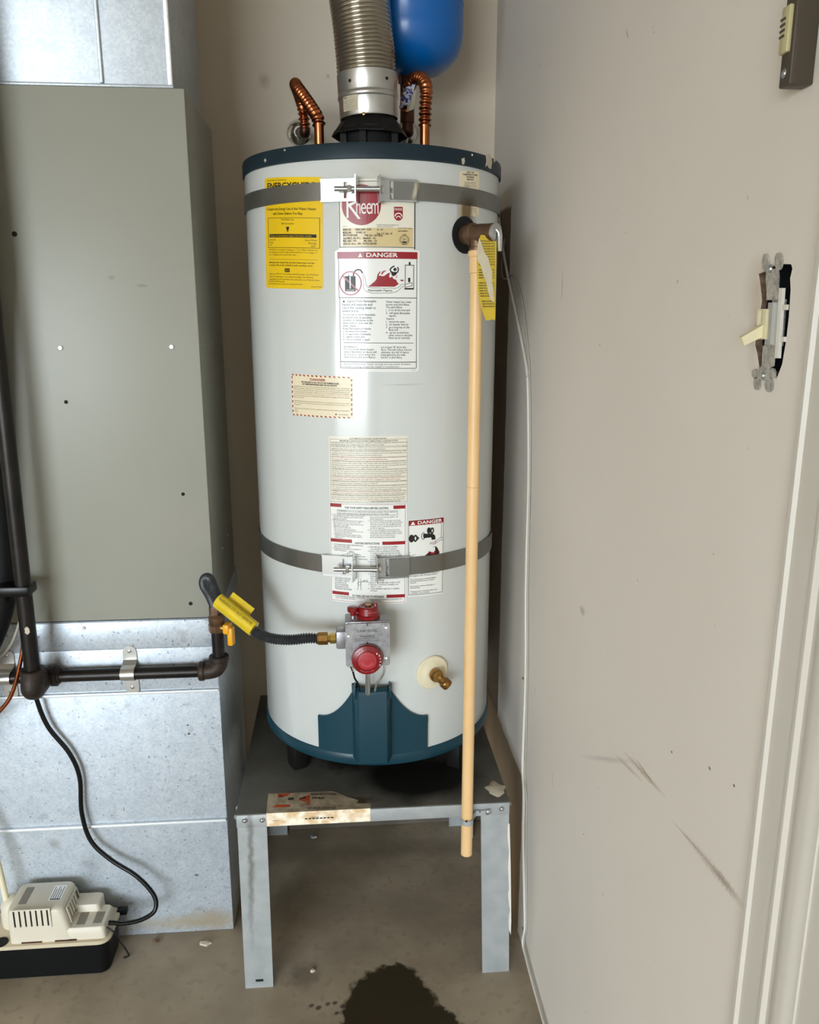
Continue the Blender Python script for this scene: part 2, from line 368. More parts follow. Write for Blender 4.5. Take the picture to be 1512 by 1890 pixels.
# ------------------------------------------------------------------ printed labels: flat print laid on a surface
_tcache = {}
def glyphs(text, bold=0.0, res=2):
    k = (text, bold, res)
    if k not in _tcache:
        c = bpy.data.curves.new('t', 'FONT'); c.body = text; c.size = 1; c.resolution_u = res; c.fill_mode = 'FRONT'; c.offset = bold
        o = bpy.data.objects.new('t', c); me = bpy.data.meshes.new_from_object(o)
        V = [(v.co.x, v.co.y) for v in me.vertices]; F = [tuple(p.vertices) for p in me.polygons]
        bpy.data.objects.remove(o); bpy.data.meshes.remove(me); bpy.data.curves.remove(c)
        _tcache[k] = (V, F)
    return _tcache[k]
class Print:
    """2D drawing in its own units (x right, y down) laid on a surface by fn(x, y, lift)."""
    def __init__(s, fn, step=None): s.fn = fn; s.L = {}; s.step = step
    def _mb(s, m): return s.L.setdefault(m, ([], []))
    def raw(s, V, F, m):
        v, f = s._mb(m); n = len(v); v += V; f += [tuple(i+n for i in q) for q in F]
    def rect(s, x0, y0, x1, y1, m):
        n = max(1, int(math.ceil((x1-x0)/s.step))) if s.step else 1
        V = [(x0+(x1-x0)*i/n, y) for i in range(n+1) for y in (y0, y1)]
        s.raw(V, [(2*i, 2*i+2, 2*i+3, 2*i+1) for i in range(n)], m)
    def frame(s, x0, y0, x1, y1, t, m):
        s.rect(x0, y0, x1, y0+t, m); s.rect(x0, y1-t, x1, y1, m); s.rect(x0, y0, x0+t, y1, m); s.rect(x1-t, y0, x1, y1, m)
    def poly(s, P, m):
        bm = bmesh.new(); bm.faces.new([bm.verts.new((x, y, 0)) for x, y in P]); 
        if s.step:
            xs = [p[0] for p in P]; x = min(xs)+s.step
            while x < max(xs):
                bmesh.ops.bisect_plane(bm, geom=bm.verts[:]+bm.edges[:]+bm.faces[:], plane_co=(x, 0, 0), plane_no=(1, 0, 0)); x += s.step
        bmesh.ops.triangulate(bm, faces=bm.faces[:]); bm.verts.index_update()
        s.raw([(v.co.x, v.co.y) for v in bm.verts], [tuple(v.index for v in f.verts) for f in bm.faces], m); bm.free()
    def line(s, P, t, m, closed=False):
        P = P+[P[0]] if closed else P
        for (a, b), (c, d) in zip(P, P[1:]):
            l = math.hypot(c-a, d-b) or 1; nx, ny = -(d-b)/l*t/2, (c-a)/l*t/2; ex, ey = (c-a)/l*t*.3, (d-b)/l*t*.3
            s.raw([(a+nx-ex, b+ny-ey), (c+nx+ex, d+ny+ey), (c-nx+ex, d-ny+ey), (a-nx-ex, b-ny-ey)], [(0, 1, 2, 3)], m)
    def ring(s, cx, cy, r, t, m, n=48, ry=None, a0=0, a1=360):
        ry = ry or r; V = []
        for k in range(n+1):
            a = R_(a0+(a1-a0)*k/n)
            V += [(cx+r*math.cos(a), cy+ry*math.sin(a)), (cx+(r-t)*math.cos(a), cy+(ry-t)*math.sin(a))]
        s.raw(V, [(2*i, 2*i+2, 2*i+3, 2*i+1) for i in range(n)], m)
    def disc(s, cx, cy, r, m, n=48, ry=None):
        ry = ry or r; s.poly([(cx+r*math.cos(2*math.pi*k/n), cy+ry*math.sin(2*math.pi*k/n)) for k in range(n)], m)
    def text(s, t, x, y, h, m, w=None, al='l', bold=0.0, res=2, rot=0.0):
        V, F = glyphs(t, bold, res)
        if not V: return
        x0 = min(v[0] for v in V); x1 = max(v[0] for v in V); sy = h/.72
        sx = w/(x1-x0) if w else sy; W_ = (x1-x0)*sx; ox = x-(0 if al == 'l' else W_/2 if al == 'c' else W_)
        if rot:
            cr, sr = math.cos(R_(rot)), math.sin(R_(rot)); cx = ox+W_/2
            s.raw([(cx+((v[0]-x0)*sx-W_/2)*cr+v[1]*sy*sr, y+((v[0]-x0)*sx-W_/2)*sr-v[1]*sy*cr) for v in V], F, m)
        else: s.raw([(ox+(v[0]-x0)*sx, y-v[1]*sy) for v in V], F, m)
    def block(s, lines, x, y, dy, h, m, w=None, jitter=None, bold=0.0):
        nmax = max(len(l) for l in lines)
        for i, l in enumerate(lines):
            if l.strip(): s.text(l, x, y+i*dy, h, m, w*len(l)/nmax if w else None, bold=bold, res=1)
    def build(s, parent, order=(), base=.0005, dl=.00025):
        names = {'ink_black': 'black_print', 'ink_red': 'red_print', 'ink_white': 'white_print', 'ink_grey': 'grey_print', 'ink_navy': 'dark_border', 'ink_pink': 'pink_print', 'label_tan': 'tan_panel', 'label_white': 'white_print', 'orange_print': 'orange_print'}
        keys = [k for k in order if k in s.L]+[k for k in s.L if k not in order]
        for i, m in enumerate(keys):
            v, f = s.L[m]; off = top_loc(parent); me = bpy.data.meshes.new('print')
            me.from_pydata([s.fn(x, y, base+dl*i)-off for x, y in v], [], f); me.update(); me.materials.append(MATS[m])
            o = bpy.data.objects.new(names.get(m, 'print'), me); COL.objects.link(o); o.parent = parent; o['kind'] = 'stuff'
def tank_fn(tl, tr, bl, br, box, r=TR):
    """label corners as seen -> angle and height on the jacket; box is the drawing's own extent"""
    c = [on_tank(*q) for q in (tl, tr, bl, br)]; x0, y0, x1, y1 = box
    def fn(x, y, d):
        s, t = (x-x0)/(x1-x0), (y-y0)/(y1-y0); q = [(1-s)*(1-t), s*(1-t), (1-s)*t, s*t]
        return tank_pt(sum(a*b[0] for a, b in zip(q, c)), sum(a*b[1] for a, b in zip(q, c)), r+d)
    return fn
def sheet(name, parent, fn, box, mat, label, corner=0.0, d0=.0001, d1=.0006, n=24):
    x0, y0, x1, y1 = box; mb = MB(); V = []; F = []
    for i in range(n+1):
        x = x0+(x1-x0)*i/n; e = min(x-x0, x1-x); k = 0 if e >= corner or not corner else corner-math.sqrt(max(0, corner**2-(corner-e)**2))
        for y in (y0+k, y1-k):
            for d in (d0, d1): V.append(fn(x, y, d))
    for i in range(n):
        a, b = 4*i, 4*i+4; F += [(a+1, b+1, b+3, a+3), (a, a+2, b+2, b), (a, b, b+1, a+1), (a+2, a+3, b+3, b+2)]
    F += [(0, 1, 3, 2), (4*n, 4*n+2, 4*n+3, 4*n+1)]
    mb.add(V, F); return mb.build(name, mat, parent, 40, label)

# ================================================================== THE SETTING
CEIL, XL = 2.62, -5.6
def struct(name, mb, mat, label=None, smooth=40): o = mb.build(name, mat, None, smooth); o['kind'] = 'structure'; return o
struct('floor', MB().box((XL-.1, DOOR_Y-.1, -.1), (WX+.25, WY+.1, 0)), 'concrete')
struct('driveway', MB().box((-14, -16, -.14), (9, DOOR_Y-.1, -.03)), 'driveway')
struct('ceiling', MB().box((XL-.1, DOOR_Y-.1, CEIL), (WX+.15, WY+.1, CEIL+.1)), 'room_paint')
struct('wall_back', MB().box((XL, WY, 0), (WX+.013, WY+.1, CEIL)), 'back_paint')
struct('wall_left', MB().box((XL-.1, DOOR_Y, 0), (XL, WY+.1, CEIL)), 'room_paint')
mb = MB(); mb.box((XL, DOOR_Y-.1, 0), (DOOR_X0, DOOR_Y, CEIL)); mb.box((DOOR_X1, DOOR_Y-.1, 0), (WX+.013, DOOR_Y, CEIL)); mb.box((DOOR_X0, DOOR_Y-.1, DOOR_Z1), (DOOR_X1, DOOR_Y, CEIL))
struct('wall_front', mb, 'room_paint')
# right wall with the rough hole round the switch and the side-door opening
def wz(x, y): p = at_x(1300+x/5.557, 420+y/5.557, WX); return (p.y, p.z)
hole = [wz(*q) for q in [(640, 440), (700, 395), (800, 372), (892, 376), (905, 420), (882, 520), (887, 640), (870, 900), (842, 1150), (800, 1400), (742, 1555), (690, 1480), (600, 1450), (545, 1440), (526, 1300), (503, 1200), (520, 1020), (542, 950), (572, 750), (558, 600), (540, 480), (600, 455)]]
JY0, JY1, JZ = -.36, .548, 2.08
mb = MB(); fn = lambda a, b, d: Vector((WX+d, a, b))
mb.holed([(JY1, 0), (WY, 0), (WY, CEIL), (JY1, CEIL)], [hole], fn, 0, .002)
mb.box((WX, DOOR_Y, 0), (WX+.013, JY0, CEIL)); mb.box((WX, JY0, JZ), (WX+.013, JY1, CEIL))
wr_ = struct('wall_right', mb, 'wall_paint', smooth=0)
mb = MB(); nh = len(hole); mb.add([fn(a, b, .002) for a, b in hole]+[fn(a, b, .007) for a, b in hole], [(i, (i+1) % nh, nh+(i+1) % nh, nh+i) for i in range(nh)]); mb.build('drywall_edge', 'gypsum', wr_, 0, 'torn brown drywall edge round the switch hole')
# outside layer closing the wall (keeps daylight out of the cavity)
struct('wall_right_sheathing', MB().box((WX+.11, DOOR_Y-.1, 0), (WX+.13, WY+.1, CEIL)), 'room_paint')
# door casing: a stepped moulding profile run up, over and down
prof = [(.087, 0), (.087, .008), (.0855, .0095), (.081, .0095), (.079, .006), (.046, .006), (.0445, .0085), (.0410, .0085), (.0375, .005), (.033, .005), (.029, .007), (.024, .0082), (.019, .0085), (.010, .0065), (.007, .0045), (0, .004), (0, 0)]
mb = MB(); n = len(prof); V = []
for (yy, zz, sy, sz) in ((JY1, 0, 1, 0), (JY1, JZ, 1, 1), (JY0, JZ, -1, 1), (JY0, 0, -1, 0)):
    V += [(WX-d, yy+sy*w, zz+sz*w) for w, d in prof]
mb.add(V, [(k*n+i, k*n+(i+1) % n, (k+1)*n+(i+1) % n, (k+1)*n+i) for k in range(3) for i in range(n)])
struct('trim_1', mb, 'trim_paint', smooth=30)
d1 = MB().box((WX+.012, JY0+.02, .01), (WX+.05, JY1-.045, JZ-.01), .002)
d1 = struct('door_1', d1, 'trim_paint')
mb = MB(); mb.box((WX-.002, JY1-.040, 0), (WX+.11, JY1+.004, JZ)); mb.box((WX-.002, JY0-.004, 0), (WX+.11, JY0+.018, JZ)); mb.box((WX-.002, JY0, JZ-.018), (WX+.11, JY1, JZ+.004))
mb.build('jamb', 'trim_paint', d1)
struct('trim_2', MB().box((XL, 1.985, 0), (WX, WY, .16), .006), 'stem_concrete')     # foundation kerb along the back wall

# ================================================================== FURNACE, PLENUM, DUCT
furn = thing('furnace', (-.55, FY, .76), 'tall grey furnace cabinet standing on the galvanized base', 'furnace')
FL = -.86
CB, CT, FD = .762, 1.768, 1.95
mb = MB(); mb.box((FL, FY+.012, CB), (FX, FD, CT), .003); mb.build('cabinet', 'furnace_paint', furn)
mb = MB(); mb.box((FL, FY, CB+.002), (FX+.001, FY+.0115, CT+.001), .0025); mb.build('front_panel', 'furnace_paint', furn)
for (x, y) in [(112, 642), (317, 640)]:
    bolt_head(MB(), at_y(x, y, FY), (0, -1, 0), .0042, .004, True).build('screw', 'zinc', furn)
for (x, y, r) in [(27, 432, .0048), (122, 742, .0036), (338, 912, .0036), (352, 1114, .0040)]:
    MB().lathe([(r, 0), (r, .0006), (r*.85, .0007), (r*.8, .0002), (0, .0002)], at_y(x, y, FY), (0, -1, 0), 14).build('screw_hole', 'dark_hole', furn)
for (x, y) in [(378, 638), (393, 634), (408, 632), (420, 987), (410, 1012)]:
    p = at_x(x, y, FX); bolt_head(MB(), p, (1, 0, 0), .003, .0025).build('rivet', 'steel', furn)
base = thing('return_plenum', (-.55, FY, 0), 'galvanized sheet metal plenum box under the grey furnace', 'plenum')
BT = CB-.001
mb = MB(); mb.box((FL, FY+.004, 0), (FX, 1.984, BT), .002); mb.build('box', 'galv_base', base)
z1, z2 = at_y(200, 1281, FY).z, at_y(200, 1524, FY).z
zs = at_y(300, 1196, FY).z
mb = MB(); mb.box((FL, FY+.0005, zs), (FX-.001, FY+.0035, BT-.001), .001); mb.build('top_flange', 'galv_base', base)
mb = MB(); mb.box((FL, FY+.0012, z1+.006), (FX-.001, FY+.0038, zs-.0005), .001); mb.build('upper_strip', 'galv_base', base)
for z in (z1, z2):
    mb = MB(); mb.box((FL, FY-.0035, z-.0032), (FX-.001, FY+.004, z+.0032), .002); mb.build('seam', 'seam_highlight', base)
for (x, y) in [(383, 1147), (155, 1159)]:
    bolt_head(MB(), at_y(x, y, FY), (0, -1, 0), .0035, .003, True).build('screw', 'zinc', base)
duct = thing('supply_duct', (-.55, FY, CT), 'galvanized sheet metal duct rising from the grey furnace top', 'duct')
DX = at_y(318, 150, FY+.006).x
mb = MB(); mb.box((FL, FY+.010, CT+.002), (DX, FD-.01, CEIL), .002); mb.build('duct_body', 'galvanized', duct)
p = at_y(186, 150, FY); MB().box((p.x-.003, FY+.004, CT+.008), (p.x+.003, FY+.0105, CEIL), .0015).build('standing_seam', 'galvanized', duct)
p = at_y(310, 150, FY); MB().box((DX-.008, FY+.002, CT+.006), (DX+.0015, FY+.0105, CEIL), .002).build('corner_flange', 'zinc', duct)
MB().box((FL, FY+.003, CT+.0015), (DX+.002, FY+.012, CT+.007), .0015).build('bottom_flange', 'galvanized', duct)

# ================================================================== WATER HEATER
heater = thing('water_heater', (TX, TY, .413), 'white gas water heater with teal rims standing on the metal stand', 'water heater')
ZB, ZR, ZT0, ZT = .500, .524, 1.6295, 1.655
MB().lathe([(TR-.002, ZR-.004), (TR, ZR), (TR, ZT0), (TR-.002, ZT0+.006)], (TX, TY, 0), seg=128).build('jacket', 'enamel', heater)
MB().lathe([(TR+.001, ZT0-.001), (TR+.0035, ZT0), (TR+.0035, ZT-.005), (TR+.002, ZT-.001), (TR-.002, ZT), (TR-.01, ZT-.002), (.1, ZT-.001), (0, ZT)], (TX, TY, 0), seg=128).build('top_cap', 'teal_cap', heater)
MB().lathe([(0, ZB+.004), (TR-.02, ZB+.003), (TR-.004, ZB), (TR+.001, ZB), (TR+.003, ZB+.003), (TR+.003, ZR-.002), (TR+.0005, ZR+.001), (TR-.003, ZR+.001)], (TX, TY, 0), seg=128).build('bottom_ring', 'teal', heater)
for th in (-64, 56, 176):
    c = tank_pt(R_(th), 0, TR-.046); m = Matrix.Translation(c) @ Matrix.Rotation(R_(th), 4, 'Z')
    mb = MB(); mb.box((-.020, -.016, .413), (.020, .016, .503), .004, mat=m); mb.build('foot', 'black_metal', heater)
for (x, y) in [(489, 296), (856, 296), (525, 277), (872, 286)]:
    th, z = on_tank(x, y, TR+.004); bolt_head(MB(), tank_pt(th, z, TR+.0033), (math.sin(th), -math.cos(th), 0), .0026 if x in (489, 856) else .0016, .002).build('rim_screw', 'zinc', heater)
# burner access cover: centre channel and two wings
def patch(mb, ths, zlo, zhi, r0, r1):
    V = []; F = []
    for i, th in enumerate(ths):
        for z in (zlo(i), zhi(i)):
            for r in (r0, r1): V.append(tank_pt(th, z, r))
    n = len(ths)-1
    for i in range(n):
        a, b = 4*i, 4*i+4; F += [(a+1, b+1, b+3, a+3), (a, a+2, b+2, b), (a, b, b+1, a+1), (a+2, a+3, b+3, b+2)]
    F += [(0, 1, 3, 2), (4*n, 4*n+2, 4*n+3, 4*n+1)]
    mb.add(V, F)
cover = None
tA, tB, tC, tD = R_(-30.6), R_(-13.2), R_(3.4), R_(20.8)
N_ = 20
mb = MB(); patch(mb, [tA+(tB-tA)*i/N_ for i in range(N_+1)], lambda i: .5245, lambda i: .598+.066*(i/N_)**2.1, TR, TR+.005); mb.build('cover_wing', 'teal', heater)
mb = MB(); patch(mb, [tC+(tD-tC)*i/N_ for i in range(N_+1)], lambda i: .5245, lambda i: .598+.066*(1-i/N_)**2.1, TR, TR+.005)
mb.build('cover_wing', 'teal', heater)
# channel: trapezoid cross-section with the upper lip folded back
a0, a1 = TX+TR*math.sin(tB)-.004, TX+TR*math.sin(tC)+.004; yb = TY-TR*math.cos(R_(-5))
w0, w1 = a0+.010, a1-.010; yo = yb-.030
cb_ = at_y(688, 1411, yo).z; cf_ = at_y(688, 1284, yo).z; ct_ = at_y(688, 1269, yo+.012).z
secs = [(cb_, yo+.003, .0), (cb_+.002, yo, .0), (cf_, yo, .0), (cf_+.006, yo+.002, .0), (ct_, yo+.012, .0)]
V = []; F = []
for z, yf, _ in secs: V += [(a0, yb+.004, z), (w0-.002, yf+.006, z), (w0+.003, yf, z), (w1-.003, yf, z), (w1+.002, yf+.006, z), (a1, yb+.004, z)]
for k in range(len(secs)-1):
    for i in range(5): F.append((k*6+i, k*6+i+1, k*6+6+i+1, k*6+6+i))
F += [(0, 1, 2, 3, 4, 5)]
for k in range(len(secs)-1): F.append((k*6+5, k*6, k*6+6, k*6+11))
cover = MB().add(V, F).build('burner_channel', 'teal', heater, 30)
for sx in (w0-.004, w1+.004):
    MB().box((sx-.002, yo+.006, ct_-.022), (sx+.002, yb, ct_+.004), .0015).build('channel_tab', 'teal', cover)
for th, s in ((tA, -1), (tD, 1)):
    p = tank_pt(th, .592, TR+.003); MB().box((p.x-.0012, p.y-.002, .583), (p.x+.0012, p.y+.002, .596), .0008).build('hook_tab', 'black_metal', cover)

# ---- gas control valve
VY = 1.385; q0, q1 = at_y(637, 1150, VY), at_y(720, 1228, VY)
vx0, vx1, vz1, vz0 = q0.x, q1.x, q0.z, q1.z
fr = plane_fn(Vector((0, VY, 0)), Vector((1, 0, 0)), Vector((0, 0, 1)), Vector((0, 1, 0)))
mb = MB(); mb.box((vx0, VY+.004, vz0+.002), (vx1, 1.436, vz1), .003); mb.prism(rrect(vx0, vz0, vx1, vz1-.002, .005), fr, 0, .006)
mb.box((vx0+.02, 1.43, vz0+.02), (vx1-.02, 1.468, vz1-.02), .004)
valve = mb.build('gas_control_valve', 'cast_aluminium', heater)
def vp(x, y, Y=VY): return at_y(620+x/10.5, 1110+y/10.5, Y)
for (x, y) in [(958, 490), (232, 655), (960, 1078)]:
    MB().lathe([(.0042, 0), (.0042, .001), (.0034, .0016), (.0015, .0010), (0, .0010)], vp(x, y), (0, -1, 0), 16).build('valve_screw', 'zinc', valve)
p, q = vp(330, 790), vp(890, 640); mb = MB(); mb.holed([(p.x, p.z), (q.x, p.z), (q.x, q.z), (p.x, q.z)], [[(p.x+.0008, p.z+.0008), (q.x-.0008, p.z+.0008), (q.x-.0008, q.z-.0008), (p.x+.0008, q.z-.0008)]], fr, -.0008, .001)
p, q = vp(395, 600), vp(825, 535); mb.holed([(p.x, p.z), (q.x, p.z), (q.x, q.z), (p.x, q.z)], [[(p.x+.0006, p.z+.0006), (q.x-.0006, p.z+.0006), (q.x-.0006, q.z-.0006), (p.x+.0006, q.z-.0006)]], fr, -.0008, .001)
mb.build('nameplate_frame', 'cast_aluminium', valve)
vfn = lambda x, y, d: vp(x, y)+Vector((0, -d, 0))
P = Print(vfn)
P.text('WARNING', 610, 700, 50, 'ink_grey', 290, 'c', .01); P.text('SEE OPERATING INSTRUCTIONS', 610, 735, 18, 'ink_grey', 480, 'c'); P.text('BEFORE LIGHTING', 610, 768, 18, 'ink_grey', 460, 'c')
P.text('UNITROL', 610, 595, 48, 'ink_grey', 380, 'c', .01); P.line([(610, 425), (610, 470)], 16, 'ink_black'); P.line([(610, 790), (610, 850)], 18, 'ink_black')
P.build(valve, base=.0004)
# inlet boss with fittings
p = at_y(637, 1165, 1.405); q = at_y(621, 1194, 1.405)
MB().box((q.x, 1.392, q.z), (vx0+.002, 1.424, p.z+.004), .003).build('inlet_boss', 'cast_aluminium', valve)
IN = Vector((q.x, 1.408, (p.z+q.z)/2+.001))
# dial
dc = at_y(678, 1219, 1.372); dr = .0285
dl = MB().lathe([(dr*.92, -.013), (dr, -.010), (dr, -.003), (dr*.96, 0), (dr*.66, .003), (dr*.63, .0022), (0, .0022)], dc, (0, -1, 0), 48).build('dial', 'red_plastic', valve)
MB().lathe([(dr*.61, .0021), (dr*.61, .0030), (dr*.58, .0034), (0, .0036)], dc, (0, -1, 0), 40).build('dial_cap', 'red_worn', valve)
P = Print(lambda x, y, d: Vector((dc.x+x, dc.y-d, dc.z-y)))
def arc_text(P, t, r, a0, a1, h, m, flip=False):
    for i, ch in enumerate(t):
        a = a0+(a1-a0)*(i/(max(1, len(t)-1))); x, y = r*math.sin(R_(a)), -r*math.cos(R_(a))
        if ch != ' ': P.text(ch, x, y, h, m, al='c', rot=a+(180 if flip else 0), res=1)
arc_text(P, 'VACATION', .0225, 215, 150, .0032, 'ink_pink', True); arc_text(P, 'HOT', .0215, -50, -18, .004, 'ink_pink'); arc_text(P, 'WARM', .0225, 65, 110, .0032, 'ink_white')
P.rect(.0165, -.0155, .0185, -.0125, 'ink_white')
arc_text(P, 'TEMPERATURE', .0135, -80, 100, .0022, 'ink_pink'); P.ring(0, 0, .0118, .0008, 'ink_pink', 24, a0=20, a1=170); P.ring(0, 0, .0090, .0008, 'ink_pink', 24, a0=20, a1=170)
P.build(valve, base=.0038)
# gas cock knob on top and the red pilot button
kc = at_y(680, 1146, 1.408); kc = Vector((kc.x, 1.408, vz1))
MB().lathe([(.017, 0), (.022, .003), (.023, .008), (.020, .010), (.0185, .022), (.0165, .024), (.012, .024), (.011, .0225), (0, .0225)], kc, (0, 0, 1), 18).build('gas_knob', 'red_plastic', valve, 20)
MB().lathe([(.006, .022), (.006, .026), (0, .026)], kc, (0, 0, 1), 12).build('knob_shaft', 'brass', valve)
MB().box((kc.x+.011, 1.400, kc.z+.010), (kc.x+.017, 1.414, kc.z+.030), .002).build('knob_pointer', 'red_plastic', valve)
P = Print(lambda x, y, d: Vector((kc.x+.0205*math.sin(x/.02), kc.y-.0215*math.cos(x/.02), kc.z+y))); 
P = Print(lambda x, y, d: Vector((kc.x+(.0192+d)*math.sin(x/.0195), kc.y-(.0192+d)*math.cos(x/.0195), kc.z+.0145-y)))
P.text('ON', 0, 0, .0045, 'ink_pink', al='c'); P.text('PILOT', .013, .0, .003, 'ink_pink', al='c'); P.build(valve, base=.0006)
bc = Vector((at_y(652, 1145, 1.408).x, 1.408, vz1))
MB().lathe([(.0045, 0), (.0045, .006)], bc, (0, 0, 1), 14).build('button_stem', 'steel', valve)
MB().lathe([(.005, .006), (.0055, .013), (.010, .0135), (.0105, .016), (.0105, .021), (.009, .022), (0, .022)], bc, (0, 0, 1), 20).build('pilot_button', 'red_plastic', valve)
# tubes from the valve down into the burner channel
def tubep(pts, r, name, mat, par, n=6, seg=10): return MB().tube(spline(pts, n), r, seg).build(name, mat, par, 60)
tubep([at_y(679, 1228, 1.412), at_y(679, 1250, 1.416), at_y(679, 1280, 1.425)], .0052, 'burner_tube', 'steel', valve)
tubep([at_y(709, 1224, 1.41), at_y(709, 1240, 1.41), at_y(704, 1250, 1.414), at_y(696, 1260, 1.418), at_y(692, 1275, 1.425)], .0022, 'pilot_tube', 'aluminium', valve)
tubep([at_y(645, 1224, 1.40), at_y(651, 1238, 1.402), at_y(655, 1252, 1.412), at_y(661, 1262, 1.418), at_y(664, 1275, 1.425)], .0018, 'thermocouple_lead', 'black_rubber', valve)
tubep([at_y(643, 1226, 1.402), at_y(650, 1232, 1.402), at_y(652, 1238, 1.403)], .0030, 'thermocouple_nut', 'zinc', valve)

# ---- drain valve
th, z = on_tank(797, 1240); nn = Vector((math.sin(th), -math.cos(th), 0)); dv = tank_pt(th, z)
mb = MB().lathe([(.0335, -.008), (.0345, .003), (.033, .005), (.022, .006), (.0195, .008), (.0125, .009), (0, .009)], dv, nn, 40)
drain = mb.build('drain_collar', 'nylon_cream', heater)
bc2 = dv+nn*.018
mb = MB().lathe([(.009, .006), (.0100, .009), (.0128, .012), (.0138, .017), (.0135, .022), (.0115, .026), (.006, .028), (0, .028)], dv, nn, 24); mb.build('drain_body', 'brass', drain)
MB().lathe([(.0035, .027), (.0038, .030), (.0028, .032), (0, .032)], dv, nn, 12).build('drain_screw', 'brass_light', drain)
tt = Vector((math.cos(th), math.sin(th), 0)); dd = (tt*.62+Vector((0, 0, -.66))+nn*.25).normalized()
MB().lathe([(.008, .004), (.0085, .018), (.0105, .0195), (.0115, .021), (.0115, .031), (.0105, .033), (.008, .033), (.008, .026), (0, .026)], bc2, dd, 20).build('drain_spout', 'brass', drain)

# ---- temperature and pressure relief valve
th, z = on_tank(858, 434); nn = Vector((math.sin(th), -math.cos(th), 0)); rv = tank_pt(th, z); tt = Vector((math.cos(th), math.sin(th), 0))
relief = MB().lathe([(.031, -.003), (.032, .0006), (.029, .0012), (.0285, .0004), (0, .0004)], rv, nn, 36).build('relief_opening', 'dark_hole', heater)
MB().lathe([(.0165, .0), (.0165, .010), (.0195, .012), (.0195, .022), (.017, .024), (.0165, .040), (.0155, .058), (.0158, .068), (.0150, .070), (0, .070)], rv, nn, 28).build('valve_body', 'bronze', relief)
oc = rv+nn*.030
MB().lathe([(.0135, .004), (.0135, .022), (.0145, .023), (.0145, .038), (.013, .040)], oc, (0, 0, -1), 20).build('outlet', 'bronze', relief)
cp = rv+nn*.070
MB().lathe([(.0150, 0), (.0152, .002), (.0152, .004), (.013, .0055), (0, .006)], cp, nn, 28).build('valve_cap', 'steel', relief)
mlev = MB(); a = cp+nn*.006+Vector((0, 0, .004)); 
mlev.tube(spline([a-tt*.003, a+nn*.004+Vector((0, 0, -.008)), a+nn*.005+Vector((0, 0, -.026)), a+nn*.006+Vector((0, 0, -.036))], 6), .0028, 8)
mlev.tube(spline([a+tt*.005, a+tt*.005+nn*.004+Vector((0, 0, -.008)), a+tt*.004+nn*.005+Vector((0, 0, -.026)), a+tt*.002+nn*.006+Vector((0, 0, -.036))], 6), .0022, 8)
mlev.build('lever', 'chrome', relief, 60)

# ---- draft hood
HC = Vector((.066, 1.71, 0))
hood = MB().lathe([(.068, 1.722), (.074, 1.7125), (.074, 1.7105), (.069, 1.719), (.053, 1.742), (.050, 1.758), (.054, 1.758), (.055, 1.744)], HC, (0, 0, 1), 10, cap=False)
hood = hood.build('draft_hood', 'black_metal', heater, 20)
MB().lathe([(.001, 1.7195), (.067, 1.7195), (.067, 1.7215), (.001, 1.7215)], HC, (0, 0, 1), 24, cap=False).build('baffle', 'black_metal', hood)
MB().lathe([(.050, ZT+.006), (.050, 1.722)], HC, (0, 0, 1), 24).build('flue_outlet', 'dark_hole', hood)
for a in (-150, -105, -40, 30, 90):
    x, y = HC.x+.060*math.sin(R_(a+90)), HC.y-.060*math.cos(R_(a+90)); MB().box((x-.006, y-.0015, ZT-.002), (x+.006, y+.0015, 1.722)).build('hood_leg', 'black_metal', hood)
p = at_y(710, 258, 1.66); MB().lathe([(.006, 0), (.007, .004), (.005, .008), (0, .009)], (p.x, 1.66, ZT-.001), (0, 0, 1), 8).build('hood_screw', 'chrome', hood)

# ================================================================== LABELS ON THE HEATER
def LT(x, y, k, ox, oy): return (ox+x/k, oy+y/k)
# ---- yellow energy guide
box = (75, 75, 995, 1840); k = 8.59
fn = tank_fn((489, 329), (596, 327), (492, 531.5), (596, 535), box)
lab = sheet('energy_label', heater, fn, box, 'label_yellow', 'yellow energy guide label, partly under the upper strap', 25)
P = Print(fn, 60); B = 'ink_black'
P.text('Based on standard U.S. Government tests', 135, 128, 24, B, 355); P.text('ENERGYGUIDE', 135, 250, 95, B, 770, bold=.03)
P.text('Compare the Energy Use of this Water Heater', 118, 585, 44, B, 795, bold=.012); P.text('with Others Before You Buy.', 240, 658, 44, B, 490, bold=.012)
P.frame(140, 703, 960, 1182, 7, B)
P.text('This Model Uses', 390, 748, 30, B, 210); P.text('188 therms/year', 395, 810, 30, B, 205)
P.poly([(472, 848), (528, 848), (500, 940)], B); P.rect(168, 962, 915, 1015, B)
P.text('Energy use (therms/year) range of all similar models', 190, 1001, 26, 'label_yellow', 660)
P.text('Uses Least', 170, 1062, 26, B, 120); P.text('Energy', 170, 1103, 26, B, 72); P.text('175', 170, 1148, 26, B, 45)
P.text('Uses Most', 920, 1068, 28, B, 160, 'r'); P.text('Energy', 918, 1115, 30, B, 108, 'r'); P.text('263', 896, 1165, 32, B, 54, 'r')
P.block(['Therms/year is a measure of energy use. Your utility company uses', 'it to compute your bill. Only models with first hour ratings of', '60 to 70 gallons are used in this scale.'], 150, 1222, 40, 25, B, 790)
P.rect(160, 1365, 935, 1369, B)
P.block(['Natural gas water heaters that use fewer therms/year cost less', "to operate. This model's estimated yearly operating cost is:"], 155, 1430, 44, 32, B, 735, bold=.012)
P.rect(447, 1512, 530, 1572, B); P.text('$114', 489, 1558, 32, 'label_yellow', 58, 'c')
P.block(['Based on a 1994 U.S. Government national average cost of 0.60 per', 'therm for natural gas. Your actual operating cost will vary', 'depending on your local utility rates and your use of the product.'], 158, 1615, 43, 28, B, 800)
